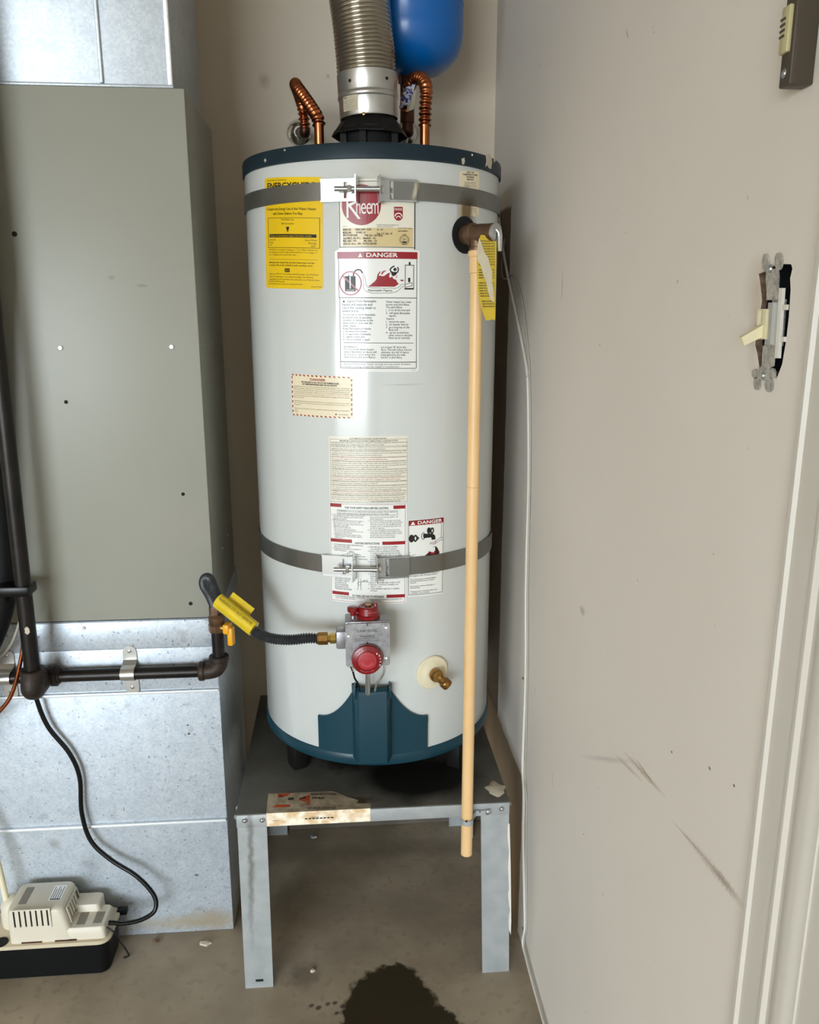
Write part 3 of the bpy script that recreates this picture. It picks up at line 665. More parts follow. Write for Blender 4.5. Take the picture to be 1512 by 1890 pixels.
P.text('See 16 CFR 305 for MPROC Requirements', 132, 1738, 24, B, 315); P.text('Removal of this label before consumer purchase is a violation of federal law (42 U.S.C. 6302)', 132, 1775, 20, B, 590); P.text('Part No. AP-10483', 845, 1805, 20, B, 135)
P.build(lab, base=.0008)
# ---- maker's plate
box = (40, 110, 1395, 1345)
fn = tank_fn((624.5, 331.5), (768, 331.5), (626, 461), (767.5, 462), box)
lab = sheet('maker_label', heater, fn, box, 'label_cream', 'cream maker label with round red logo, partly under the strap clamp', 10)
P = Print(fn, 70)
P.rect(52, 150, 62, 1310, 'ink_navy'); P.rect(1362, 150, 1380, 1335, 'ink_navy'); P.rect(52, 148, 1380, 156, 'ink_navy'); P.rect(52, 1296, 1370, 1306, 'ink_navy')
P.disc(438, 560, 338, 'ink_red', 64, 355)
P.poly([(182, 330), (216, 330), (216, 785), (182, 785)], 'ink_white'); P.poly([(216, 330), (330, 345), (385, 420), (360, 520), (260, 575), (425, 800), (385, 810), (216, 580), (216, 540), (320, 500), (345, 430), (300, 385), (216, 370)], 'ink_white')
P.text('h', 352, 718, 300, 'ink_white', 72, bold=-.005, res=4)
for i, ch in enumerate('ee'): P.text(ch, 436+i*93, 718, 300, 'ink_white', 84, bold=-.005, res=4)
P.text('m', 614, 718, 300, 'ink_white', 118, bold=-.005, res=4)
P.poly([(1000, 590), (1155, 590), (1155, 760), (1140, 800), (1110, 825), (1078, 832), (1045, 825), (1015, 800), (1000, 760)], 'ink_red')
P.ring(1078, 760, 68, 18, 'ink_white', 24, a0=180, a1=360); P.ring(1078, 790, 42, 14, 'ink_white', 24, a0=180, a1=360)
for i in range(8): P.rect(1012+i*17, 615, 1019+i*17, 655, 'ink_white')
P.rect(110, 962, 1337, 1290, 'label_tan')
P.text('RHEEM MANUFACTURING CO.', 705, 920, 18, B, 375); P.text('WATER HEATER DIVISION', 705, 950, 15, B, 275); P.text('MONTGOMERY, ALABAMA', 1070, 970, 17, B, 260); P.text('FORM NO.', 110, 936, 10, B, 85)
for (t, x, y, w) in [('SERIAL NO.', 115, 1007, 150), ('RHNG 0294 - 51307', 335, 1007, 275), ('A-  6.1', 705, 1007, 98), ('MODEL NO.', 115, 1060, 150), ('41V40C - N', 345, 1060, 160), ('Cap. U.S. Gals.  40', 702, 1078, 268),
    ('INPUT BTU/HR 36,000', 118, 1107, 250), ('TYPE GAS - NATURAL', 485, 1112, 318), ('Gas PRESS. IN. W.C. - Manifold -  4.0', 118, 1160, 562), ('Max. Inlet - 14.0', 120, 1206, 228), ('Min. Inlet -  5.0', 480, 1206, 220), ('ANSI Z21.10.1a - 1992 - WATER HEATER', 118, 1258, 582), ('MADE IN MEXICO', 1075, 1024, 170)]:
    P.text(t, x, y, 36 if w != 170 else 22, B, w, bold=.012)
P.ring(1182, 1168, 84, 6, B, 32); P.ring(1182, 1168, 58, 4, B, 32); P.text('SP', 1182, 1180, 34, B, 40, 'c'); P.text('CERTIFIED', 1182, 1090, 24, B, 70, 'c'); P.text('DESIGN', 1182, 1255, 24, B, 80, 'c'); P.rect(1142, 1195, 1222, 1218, B)
P.build(lab, ('label_tan', 'ink_red', 'ink_white', 'ink_navy', 'ink_black'), base=.0008)
# ---- flammable vapours danger label
box = (60, 148, 1195, 1790)
fn = tank_fn((618.5, 461), (774.5, 461.5), (622, 685), (773, 686), box)
lab = sheet('danger_label', heater, fn, box, 'label_white', 'large white danger label about flammable vapors', 20)
P = Print(fn, 60)
P.rect(92, 178, 1163, 268, 'ink_red'); P.text('DANGER', 478, 248, 56, 'ink_white', 415, bold=.02, res=4)
P.poly([(398, 192), (428, 250), (368, 250)], 'ink_white'); P.rect(394, 208, 402, 234, 'ink_red'); P.rect(394, 239, 402, 245, 'ink_red')
for a in [(104, 268, 112, 780), (112, 790, 120, 1740), (1152, 268, 1160, 1740)]: P.rect(*a, B)
P.rect(104, 780, 1158, 789, B); P.rect(116, 1652, 1156, 1661, B); P.rect(116, 1738, 1156, 1746, B); P.rect(162, 1390, 1114, 1397, B)
# pictogram
P.poly([(190, 500), (235, 495), (245, 480), (255, 495), (335, 500), (335, 700), (190, 700)], B)
P.text('GASOLINE', 262, 694, 22, 'ink_white', 110, 'c'); P.rect(255, 500, 268, 665, 'label_white')
P.ring(265, 592, 152, 17, 'ink_red', 48, 162); P.line([(168, 500), (368, 690)], 20, 'ink_red')
P.line([(305, 500), (308, 465), (325, 432), (360, 412), (400, 418), (425, 450)], 18, B)
P.line([(415, 450), (430, 500), (440, 600), (442, 660), (470, 700), (540, 722), (620, 722), (700, 722), (800, 718), (870, 705), (900, 685), (950, 640), (985, 625)], 5, B)
P.line([(430, 450), (460, 520), (470, 600), (490, 640), (560, 655), (640, 652), (720, 660), (790, 652), (850, 660), (900, 645), (940, 610), (985, 600)], 5, B)
P.poly([(500, 636), (560, 590), (600, 555), (630, 500), (660, 490), (690, 500), (720, 490), (760, 460), (790, 450), (775, 500), (790, 520), (820, 500), (830, 530), (870, 545), (880, 570), (905, 600), (850, 636)], 'ink_red')
P.poly([(615, 520), (625, 475), (655, 435), (665, 440), (640, 480), (635, 510)], 'ink_red'); P.poly([(670, 470), (690, 435), (730, 422), (735, 428), (700, 450), (690, 475)], 'ink_red')
P.disc(856, 408, 22, B, 20); P.poly([(805, 430), (830, 440), (895, 440), (870, 480), (830, 500), (810, 480)], B); P.line([(805, 445), (790, 410), (815, 380), (845, 365)], 17, B); P.line([(890, 445), (902, 410), (893, 380)], 17, B)
P.line([(870, 520), (880, 490)], 8, 'ink_red'); P.poly([(920, 548), (950, 540), (980, 552), (950, 565)], 'ink_red')
P.frame(990, 345, 1117, 660, 9, B); P.rect(1042, 308, 1068, 348, B); P.rect(1035, 515, 1065, 575, B); P.line([(1005, 600), (1090, 580), (1090, 620), (1005, 640)], 7, B); P.rect(985, 655, 1115, 672, B)
P.text('Flammable Vapors', 498, 698, 28, B, 320, bold=.02)
P.poly([(172, 810), (190, 846), (154, 846)], B)
for i, (t, x, y, w) in enumerate([('Vapors from flammable', 210, 845, 395), ('liquids will explode and', 152, 890, 400), ('catch fire causing death or', 152, 934, 452), ('severe burns.', 152, 976, 222)]): P.text(t, x, y, 34, B, w, bold=.012)
for i, (t, w) in enumerate([('Do not use or store flammable', 438), ('products such as gasoline,', 392), ('solvents or adhesives in the', 408), ('same room or area near the', 398), ('water heater.', 190), ('Keep flammable products:', 380), ('1.  far away from heater,', 330), ('2.  in approved containers,', 378), ('3.  tightly closed and', 290), ("4.  out of children's reach.", 365)]): P.text(t, 155, 1024+i*37.5, 29, B, w, bold=.012)
for (t, x, y, w) in [('Water heater has a main', 735, 850, 345), ('burner and pilot flame.', 735, 886, 320), ('The pilot flame:', 735, 922, 220), ('1.  is on all the time and', 735, 960, 325), ('2.  will ignite flammable', 735, 1000, 325), ('vapors.', 770, 1036, 105), ('Vapors:', 735, 1076, 112), ('1.  cannot be seen,', 735, 1115, 260), ('2.  are heavier than air,', 735, 1153, 312), ('3.  go a long way on the', 735, 1191, 322), ('floor and', 770, 1226, 128), ('4.  can be carried from', 735, 1264, 310), ('other rooms to the pilot', 770, 1300, 330), ('flame by air currents.', 770, 1335, 298)]: P.text(t, x, y, 28, B, w, bold=.012)
P.block(['Installation:', 'Do not install water heater', 'where flammable products will', 'be stored or used unless the', 'main burner and pilot flames'], 165, 1460, 35.5, 29, B, 440, bold=.012)
P.block(['are at least 18" above the', 'floor. This will reduce, but not', 'eliminate, the risk of vapors', 'being ignited by the main', 'burner or pilot flame.'], 668, 1463, 35, 29, B, 420, bold=.012)
P.text('Read and follow water heater warnings and instructions. If owners', 165, 1695, 28, B, 905); P.text('manual is missing, contact the retailer or manufacturer.', 165, 1730, 28, B, 755); P.text('AP10447', 1085, 1772, 14, B, 58)
P.build(lab, ('ink_black', 'label_white', 'ink_red', 'ink_white'), base=.0008)
# ---- small red-striped sticker
box = (0, 0, 1310, 890)
fn = tank_fn((538.2, 689.5), (650.8, 695.5), (540.3, 766), (651.2, 772.6), box)
lab = sheet('danger_sticker', heater, fn, box, 'label_buff', 'small buff danger sticker with red striped border', 10)
P = Print(fn, 60); RD = 'ink_red'
for i in range(14):
    x = 10+i*92
    for y0 in (4, 858): P.poly([(x, y0), (x+38, y0), (x+58, y0+30), (x+20, y0+30)], RD)
for i in range(8):
    y = 45+i*103
    for x0 in (6, 1280): P.poly([(x0, y+10), (x0+24, y), (x0+24, y+50), (x0, y+60)], RD)
P.text('DANGER', 450, 118, 50, RD, 330, bold=.03); P.text('FOR YOUR SAFETY DO NOT USE OR STORE FLAMMABLE LIQUID', 250, 172, 32, B, 800, bold=.03); P.text('OR COMBUSTIBLE MATERIALS NEAR THIS GAS APPLIANCE', 270, 216, 32, B, 740, bold=.03)
G = 'ink_grey'
for i, (t, w, m) in enumerate([('This appliance burns natural gas and has an open flame burner and pilot light at all times. Vapors from flammable', 1190, G), ('liquids such as gasoline, cleaning solvents, paint thinner and adhesives will travel along the floor a long', 1190, G), ('distance and can be ignited by the pilot or burner. Do not use or store flammable liquids near this', 1190, G), ('or any other appliance in the garage or utility room. Do not block openings at bottom of appliance', 1190, G), ('because a sudden fire may result and cause property damage, personal injury or death. If you smell gas', 1190, RD), ('leave. The gas supply must be shut off and the gas company called from a neighbour. Read the warning', 1190, G), ('labels on your heater.', 245, G), ('', 0, G), ('All flammable materials must be kept outside of this room or enclosure. Do not store boxes, paper', 1190, G), ('rags or clothing close to the heater. Keep clear access to controls and burner area of the appliance. See', 1190, G), ('the appliance.', 160, G), ('', 0, G), ('Children should be kept away. For service or replacement instructions contact a dealer or the gas supplier', 1190, G), ('serving your area.', 90, G), ('L10341', 85, G)]):
    if t: P.text(t, 62, 262+i*39.5, 21, m, w, res=1)
P.poly([(985, 785), (1000, 810), (985, 835), (970, 810)], B); P.text('GAS SUPPLIER', 1035, 822, 20, B, 185)
P.build(lab, base=.0008)
# ---- long instruction sheet
box = (65, 130, 1450, 1285)
fn = tank_fn((607, 804), (753.5, 803.5), (609, 925.5), (753.5, 925.5), box)
lab = sheet('instruction_label', heater, fn, box, 'label_cream', 'cream instruction label crowded with small print', 15)
P = Print(fn, 70)
P.frame(88, 183, 1432, 1275, 4, G)
P.text('AUTOMATIC STORAGE WATER HEATER', 440, 178, 22, B, 632, bold=.01); P.text('MINIMUM CLEARANCES FROM COMBUSTIBLE CONSTRUCTION', 268, 222, 22, B, 1000, bold=.01)
body = [("1 INCH SIDES AND REAR, 6 INCH FRONT OR CONTROL END, 12 INCHES TOP, 6 INCHES VENT CONNECTOR, 0 INCH FLOOR FOR ALCOVE", B, 1310), ('MAY BE INSTALLED ON COMBUSTIBLE FLOORING OR IN A CLOSET', B, 920), ('FOR SAFE INSTALLATION AND OPERATION: Follow the instructions in the Use and Care Manual', B, 1310), ('supplied. A replacement copy may be obtained by writing the manufacturer.', B, 950), ("This appliance must be installed in accordance with the manufacturer's instructions and local codes, utility", B, 1300), ('company requirements and in the absence of local codes, the latest edition of the National Fuel Gas Code', B, 1300), ('ANSI Z223.1. Not for installation in manufactured homes (mobile homes).', B, 890), ('FOR YOUR SAFETY: DO NOT store or use gasoline or other flammable vapors and liquids in the vicinity of', RD, 1305), ('this or any other appliance. Keep rags and other combustible materials away.', RD, 970), ('CONDENSATION: This water heater has been designed to operate at lower outlet temperatures and higher', B, 1305), ('efficiency than previous water heater designs. These features will cause quantities of condensation to form', B, 1305), ('particularly during start up and when water usage is high. If water appears on the floor do not assume the tank is', B, 1305), ('leaking. Check for condensation before requesting that the tank be replaced.', B, 975), ('WATER LEAKAGE: Regardless of the materials from which a water heater is constructed, it will at some time', B, 1305), ('leak. Due to the corrosive action of water the heater must not be located in an area where leakage will', B, 1305), ('result in damage to adjacent area or lower floors. Where such areas cannot be avoided, it is recommended that a', B, 1305), ('suitable drain pan, adequately drained, be installed under the water heater. See Use and Care Manual.', B, 1215), ('CAUTION: Hot water can cause severe burns and injury. Refer to Scald Danger Label on this heater', RD, 1280), ('for information concerning scald risk, especially before changing the temperature setting.', RD, 1200), ('WARNING: The thermostat setting above normal may increase the danger of scald and increase energy consumption', B, 1310), ('The recommended starting point is 120°F.', B, 800), ('Explosion: hydrogen gas can be produced in a hot water system that has not been used for a long time, two weeks or', B, 1305), ('more. Open the hot water faucet before using any electrical appliance connected to the system. Do not smoke near', B, 1305), ('open faucet, and be sure the faucet is vented to the atmosphere before using.', B, 1210), ('WARNING: If the burner, vents or controls have been under water do not attempt to use this heater. Call a', RD, 1300), ('qualified service technician to inspect the appliance and to replace any part of the control system', B, 1300), ('MAINTENANCE: This appliance requires periodic inspection. Remove outer jacket panels and door', B, 1270), ('Drain water from the tank as required until it runs clear, following the procedure, keep', B, 1275), ('flue ways, burner and vent free of obstructions as shown in the manual', B, 1265)]
for i, (t, m, w) in enumerate(body): P.text(t, 112 if w > 960 or m != B else 112, 252+i*35.2, 21, m, w, res=1)
for y in (292, 372, 492, 560, 698, 830, 905, 975, 1075, 1150): P.rect(90, y, 1430, y+2.5, G)
P.text('MAX. WORKING PRESSURE 150 P.S.I.', 805, 1270, 20, B, 510)
P.build(lab, base=.0008)
# ---- lighting instructions
box = (55, 40, 995, 1268)
fn = tank_fn((608.5, 926.5), (751, 928), (611, 1108), (750, 1113), box)
lab = sheet('lighting_label', heater, fn, box, 'label_white', 'white lighting instructions label with red bars, behind the lower strap clamp', 10)
P = Print(fn, 60)
for (x0, x1, y) in [(64, 206, 52), (830, 978, 66), (68, 333, 480), (698, 974, 496), (78, 290, 1138), (748, 974, 1152)]: P.rect(x0, y, x1, y+40, RD)
P.frame(64, 50, 978, 1255, 4, RD)
P.text('FOR YOUR SAFETY READ BEFORE LIGHTING', 250, 104, 24, B, 520, bold=.02); P.frame(155, 122, 880, 178, 3, G)
P.text('WARNING: If you do not follow these instructions exactly, a fire or explosion', 165, 146, 18, B, 705); P.text('may result causing property damage, personal injury or loss of life.', 165, 170, 18, B, 610)
P.text('LIGHTING INSTRUCTIONS', 368, 530, 24, B, 295, bold=.02); P.text('TO TURN OFF GAS TO APPLIANCE', 328, 1186, 24, B, 388, bold=.02)
lft = ['A. This appliance has a pilot which must be lighted', '   by hand. When lighting the pilot, follow these', '   instructions exactly.', 'B. BEFORE LIGHTING smell all around the appliance', '   area for gas. Be sure to smell next to the', '   floor because some gas is heavier than air and', '   will settle on the floor.', '   WHAT TO DO IF YOU SMELL GAS', '   - Do not try to light any appliance.', '   - Do not touch any electric switch; do not use', '     any phone in your building.', "   - Immediately call your gas supplier from a", "     neighbor's phone. Follow the gas supplier's", '     instructions.']
rgt = ['   If you cannot reach your gas supplier, call', '   the fire department.', 'C. Use only your hand to turn the gas control knob.', '   Never use tools. If the knob will not turn by hand', "   don't try to repair it, call a qualified service", '   technician. Force or attempted repair may result', '   in a fire or explosion.', 'D. Do not use this appliance if any part has been', '   under water. Immediately call a qualified service', '   technician to inspect the appliance and to replace', '   any part of the control system and any', '   gas control which has been under water.']
for i, t in enumerate(lft): P.text(t.strip(), 85+(20 if t[0] == ' ' else 0)+(14 if t.startswith('     ') else 0), 196+i*21.2, 17, B, 7.9*len(t.strip()), res=1)
for i, t in enumerate(rgt): P.text(t.strip(), 528+(25 if t[0] == ' ' else 0), 206+i*22.2, 17, B, 7.7*len(t.strip()), res=1)
lf2 = ['1. STOP! READ THE SAFETY INFORMATION', '   ABOVE ON THIS LABEL.', '2. TURN GAS COCK KNOB CLOCKWISE TO', '   "OFF" POSITION.']
for i, t in enumerate(lf2): P.text(t.strip(), 88+(20 if t[0] == ' ' else 0), 558+i*24, 18, B, 10.4*len(t.strip()), res=1)
P.ring(320, 665, 45, 5, G, 20); P.ring(320, 655, 22, 4, G, 16); P.line([(190, 680), (275, 655)], 3, G); P.line([(365, 650), (440, 660)], 3, G); P.text('GAS COCK KNOB', 150, 690, 14, B, 62); P.text('PILOT BUTTON', 400, 690, 14, B, 90); P.text('TEMPERATURE DIAL', 405, 722, 14, B, 115)
lf3 = ['LIGHT THE PILOT THROUGH', 'THE OPENING. THE PILOT', 'IS LOCATED ON THE', 'FRONT OF THE BURNER.', 'SEE DIAGRAM AT RIGHT,', 'THE LARGER TUBE IS BURNER']
for i, t in enumerate(lf3): P.text(t, 112, 980+i*26, 18, B, 8.6*len(t), res=1)
P.line([(410, 960), (400, 1100)], 4, G); P.line([(435, 960), (440, 1100)], 4, G); P.ring(420, 1020, 22, 4, G, 16); P.text('PILOT', 470, 985, 16, B, 55); P.text('BURNER TUBE', 445, 1000, 16, B, 75)
rg2 = ['3. TURN THE GAS COCK KNOB COUNTER-', '   CLOCKWISE TO "PILOT" POSITION.', '4. PUSH DOWN ON THE RED BUTTON UNTIL', '   IT COMES TO REST ON THE TOP OF GAS', '   COCK, IT MUST CLEAR THE NOTCH. PRESS', '   DOWN FULLY AND HOLD. LIGHT THE PILOT', '   BURNER. HOLD FOR ABOUT ONE MINUTE.', '5. RELEASE AND IT WILL POP BACK UP.', '   PILOT SHOULD REMAIN LIT. IF IT GOES', '   OUT REPEAT STEPS 2 THRU 4.', '6. IF BUTTON DOES NOT POP UP WHEN', '   RELEASED STOP AND IMMEDIATELY CALL', '   A SERVICE TECHNICIAN.', '7. IF PILOT WILL NOT STAY LIT AFTER', '   SEVERAL TRIES, TURN THE KNOB TO OFF', '   AND CALL YOUR SERVICE TECHNICIAN', '   OR GAS SUPPLIER.', '8. REPLACE THE INNER AND OUTER DOORS.', '9. TURN GAS COCK KNOB COUNTERCLOCK-', '   WISE TO "ON".', '10. TURN TEMPERATURE DIAL TO DESIRED', '   SETTING.']
for i, t in enumerate(rg2): P.text(t.strip(), 525+(28 if t[0] == ' ' else 0), 570+i*25.8, 18, B, 10.6*len(t.strip()), res=1)
P.text('1. TURN TEMPERATURE DIAL CLOCKWISE', 98, 1205, 16, B, 390); P.text('FULLY TO LOWEST SETTING.', 120, 1228, 16, B, 250); P.text('2. TURN GAS COCK KNOB CLOCKWISE TO', 515, 1218, 16, B, 420); P.text('"OFF" POSITION.', 555, 1240, 16, B, 135)
P.build(lab, base=.0008)
# ---- scald danger label
box = (0, 0, 445, 945)
fn = tank_fn((753, 960), (820.2, 953), (752.5, 1101.5), (817.5, 1095), box)
lab = sheet('scald_label', heater, fn, box, 'label_white', 'white scald danger label with tap picture, crossed by the lower strap', 8)
P = Print(fn, 40)
P.rect(8, 8, 432, 70, RD); P.text('DANGER', 110, 58, 40, 'ink_white', 300, bold=.02); P.poly([(55, 18), (82, 60), (28, 60)], 'ink_white'); P.rect(52, 30, 58, 48, RD); P.rect(52, 52, 58, 57, RD)
P.frame(6, 8, 434, 925, 5, B)
for (cx, cy, s) in ((40, 225, 1.0), (85, 225, .9), (245, 145, .8), (285, 150, .8)):
    P.disc(cx, cy, 30*s, B, 16, 48*s)
P.disc(85, 225, 9, 'label_white', 10, 22); P.disc(285, 150, 8, 'label_white', 10, 18); P.line([(85, 190), (125, 225), (85, 265)], 12, B)
P.ring(178, 205, 24, 7, B, 24, 44); P.poly([(175, 178), (290, 185), (325, 215), (330, 262), (280, 262), (275, 232), (180, 232)], B)
P.line([(5, 405), (330, 285), (405, 245), (432, 255)], 5, B); P.line([(5, 430), (330, 310), (405, 275), (432, 285)], 5, B); P.line([(405, 75), (405, 245)], 4, B); P.line([(45, 460), (60, 430), (330, 345)], 4, B)
P.text('HOT', 262, 320, 34, RD, 80); P.poly([(220, 430), (260, 400), (300, 420), (350, 380), (330, 350), (360, 370), (390, 430), (330, 460), (250, 470)], RD); P.poly([(240, 390), (275, 440), (330, 440), (325, 350), (345, 350), (385, 450), (250, 475), (200, 440), (250, 430)], B)
for i, (t, w) in enumerate([('Children, disabled and elderly are', 355), ('at highest risk of being scalded.', 335), ('', 0), ('See instruction manual before', 320), ('setting temperature at water', 300), ('heater.', 75), ('', 0), ('Feel water before bathing or', 300), ('showering.', 115), ('', 0), ('Temperature limiting valves are', 335), ('available, see manual.', 235)]):
    if t: P.text(t, 28, 672+i*21.5, 17, B, w)
P.build(lab, ('ink_red', 'ink_black', 'label_white', 'ink_white'), base=.0008)
# ---- small approval sticker by the relief valve
box = (145, 240, 690, 1570); kk = 15.75
fn = tank_fn((849, 315), (884, 317), (849, 399), (884, 400), box)
lab = sheet('valve_sticker', heater, fn, box, 'label_buff', 'small stained sticker above the relief valve', 15, n=8)
P = Print(fn, 100)
for (t, y, w) in [('SIZE OF', 300, 215), ('TEMPERATURE', 370, 430), ('AND PRESSURE', 440, 220), ('RELIEF VALVE', 510, 190)]: P.text(t, 415, y, 48, B, w, 'c', bold=.02)
for (t, y, w) in [('Install valve approved', 580, 330), ('for water heaters', 625, 300), ('in this opening', 680, 340)]: P.text(t, 415, y, 26, G, w, 'c')
for (t, x, y) in [('RATED', 500, 1360), ('BTU', 510, 1410), ('VALVE', 510, 1460), ('ONLY', 570, 1530)]: P.text(t, x, y, 28, B, 90)
P.build(lab, base=.0008)
# ---- wall paint smeared on the rim and jacket
def smear(pts, r): 
    mb = MB()
    V = [tank_pt(*on_tank(x, y, r), r) for x, y in pts]; n = len(V); W_ = [tank_pt(*on_tank(x, y, r), r+.0008) for x, y in pts]
    mb.add(V+W_, [tuple(range(n, 2*n))]+[(i, (i+1) % n, n+(i+1) % n, n+i) for i in range(n)]); mb.build('paint_smear', 'mud', heater, 0)
smear([(897, 286), (903, 284), (907, 290), (908, 300), (906, 312), (902, 310), (899, 304), (896, 308), (898, 296)], TR+.0036)
smear([(911, 290), (915, 291), (914, 297), (912, 300)], TR+.0036)
smear([(852, 293), (857, 291), (858, 298), (856, 304), (853, 303)], TR+.0036)

# ================================================================== SEISMIC STRAPS
def seismic(name, z0, zt, hw, lx0, lx1, rx0, rx1, py, label):
    # hw half width; band follows the jacket at a slight tilt
    s = thing(name, (TX, TY, z0), label, 'strap', 'earthquake straps round the heater')
    thl, thr = on_tank(lx1-8, py)[0], on_tank(rx0+8, py)[0]
    tl0, tr1 = on_tank(lx0, py)[0], on_tank(rx1, py)[0]
    def band(a, b, n, nm, r=TR+.0015, mat='strap_steel'):
        mb = MB(); V = []; F = []
        for i in range(n+1):
            th = a+(b-a)*i/n; zz = z0+zt*math.sin(th)
            for z in (zz-hw, zz+hw):
                for rr in (r, r+.0016): V.append(tank_pt(th, z, rr))
        for i in range(n):
            p, q = 4*i, 4*i+4; F += [(p+1, q+1, q+3, p+3), (p, p+2, q+2, q), (p, q, q+1, p+1), (p+2, p+3, q+3, q+2)]
        F += [(0, 1, 3, 2), (4*n, 4*n+2, 4*n+3, 4*n+1)]
        return mb.add(V, F).build(nm, mat, s, 40)
    band(tr1-.02, 2*math.pi+tl0+.02, 90, 'band')
    for (ta, tb, side) in ((tl0, thl+.03, -1), (thr-.03, tr1, 1)):
        tm = (ta+tb)/2; nn = Vector((math.sin(tm), -math.cos(tm), 0)); tt = Vector((math.cos(tm), math.sin(tm), 0)); ez = Vector((0, 0, 1))
        L = TR*(tb-ta)/2; zc = z0+zt*math.sin(tm); o = Vector((TX, TY, zc))+nn*(TR+.0055)
        f = plane_fn(o, tt, ez, nn); H = hw+.0035
        mb = MB(); e = L*(-side)        # end that carries the bolt
        if side < 0: holes = [[(L*.22, -H*.72), (L*.42, -H*.72), (L*.42, H*.72), (L*.22, H*.72)]]
        else: holes = [[(-L*.40, -H*.8), (-L*.22, -H*.8), (-L*.22, H*.8), (-L*.40, H*.8)]]
        mb.holed([(-L, -H), (L, -H), (L, H), (-L, H)], holes, f, 0, .0016)
        for zz in (-H, H-.0016): mb.prism([(-L, zz), (L, zz), (L, zz+.0016), (-L, zz+.0016)], f, -.004, .005)
        x0 = e-.0018*(1 if e > 0 else 0)
        mb.prism(rrect(x0, -H-.004, x0+.0018, H+.004, .0008, 2), f, -.004, .021)
        br = mb.build('clamp_bracket', 'zinc' if side < 0 else 'steel', s, 30, 'clamp bracket, its bright reflection put into the colour' if side < 0 else None)  # left takes the paler metal to paint its bright reflection, right the greyer
        if side > 0:    # strap tail folded through the bracket slot
            mb = MB(); mb.prism([(-L*.20, -hw), (L*.98, -hw), (L*.98, hw), (-L*.20, hw)], f, .0018, .0036); mb.build('strap_fold', 'strap_steel', br, 30)
            P = Print(lambda x, y, d: f(x, -y, d)); P.text('E', -L*.34, .004, .008, 'ink_black', .0035); P.text('L', -L*.34, .0145, .008, 'ink_black', .0035); P.build(br, base=.0017)
    tm = (thl+thr)/2; nn = Vector((math.sin(tm), -math.cos(tm), 0)); tt = Vector((math.cos(tm), math.sin(tm), 0))
    c = Vector((TX, TY, z0+zt*math.sin(tm)))+nn*(TR+.019)
    a = c+tt*(-TR*(thr-thl)/2-.034); b = c+tt*(TR*(thr-thl)/2+.004)
    MB().tube([a, b], .0044, 12).build('clamp_bolt', 'steel', s, 50)
    bolt_head(MB(), c+tt*(-TR*(thr-thl)/2-.012), tt, .0068, .007, True).build('clamp_nut', 'zinc', s, 20)
    bolt_head(MB(), b+tt*.001, -tt, .0065, .005, True).build('bolt_head', 'zinc', s, 20)
    return s
seismic('seismic_strap', 1.5785, .0, .0145, 595, 664, 696, 767, 352, 'upper grey steel strap clamped round the heater over its yellow label')
seismic('seismic_strap', .914, -.004, .0170, 598, 660, 692, 754, 1045, 'lower grey steel strap clamped round the heater over the lighting instructions')

# ================================================================== DISCHARGE PIPE, ITS STRAP, THE VALVE TAG
top = oc+Vector((0, 0, -.028)); bot = at_y(861, 1576, 1.428)
dp = thing('discharge_pipe', tuple(bot), 'long beige plastic discharge pipe hanging from the brass relief valve', 'pipe')
ax = (top-bot).normalized(); ln = (top-bot).length
MB().lathe([(.0095, .02), (.0095, 0), (.0112, 0), (.0115, .001), (.0115, ln)], bot, ax, 28, cap=False).build('pipe', 'cpvc', dp, 50)
MB().lathe([(.0115, ln-.040), (.0138, ln-.039), (.0140, ln-.012), (.0158, ln-.011), (.0158, ln-.002), (.0140, ln), (.0115, ln)], bot, ax, 24).build('adapter', 'cpvc', dp, 40)
mb = MB(); pm = bot+ax*(ln*.64); mb.lathe([(.01160, -.0004), (.01163, .0), (.01160, .0004)], pm, ax, 28, cap=False); mb.build('cut_mark', 'cpvc_mark', dp, 0)
# perforated strap holding the pipe to the stand
hs = thing('pipe_hanger', tuple(at_y(861, 1515, 1.43)), 'perforated metal strap holding the beige pipe to the stand edge', 'pipe strap')
pc = bot+ax*((at_y(861, 1514, 1.43).z-bot.z)/ax.z); V = []; F = []; pts = []
for k in range(15):
    a = R_(200+k*14-10); pts.append((pc.x+.0126*math.cos(a), pc.y+.0126*math.sin(a), pc.z))
e = at_y(903, 1498, 1.4455); pts = [(p[0], p[1], p[2]-.001) for p in pts]; pts[-1:] = [(pc.x+.0135, pc.y+.0045, pc.z+.002), (pc.x+.02, 1.4435, pc.z+.006), (e.x-.012, 1.4448, e.z-.002), (e.x+.004, 1.4450, e.z)]
for (x, y, z) in pts: V += [(x, y, z-.006), (x, y, z+.006), (x, y-.0009, z-.006), (x, y-.0009, z+.006)]
for i in range(len(pts)-1): a, b = 4*i, 4*i+4; F += [(a, a+1, b+1, b), (a+2, b+2, b+3, a+3), (a+1, a+3, b+3, b+1), (a, b, b+2, a+2)]
F += [(0, 2, 3, 1), (len(V)-4, len(V)-3, len(V)-1, len(V)-2)]
MB().add(V, F).build('band', 'stand_galv', hs, 40)
for q in ((861, 1516), (885, 1498)):
    p = at_y(*q, pc.y-.0137 if q[0] < 870 else 1.4436); MB().lathe([(.0022, 0), (.0022, .0004), (0, .0004)], p, (0, -1, 0), 10).build('strap_hole', 'dark_hole', hs, 0)
bolt_head(MB(), Vector((e.x-.002, 1.4440, e.z)), (0, -1, 0), .005, .0035).build('screw', 'steel', hs)
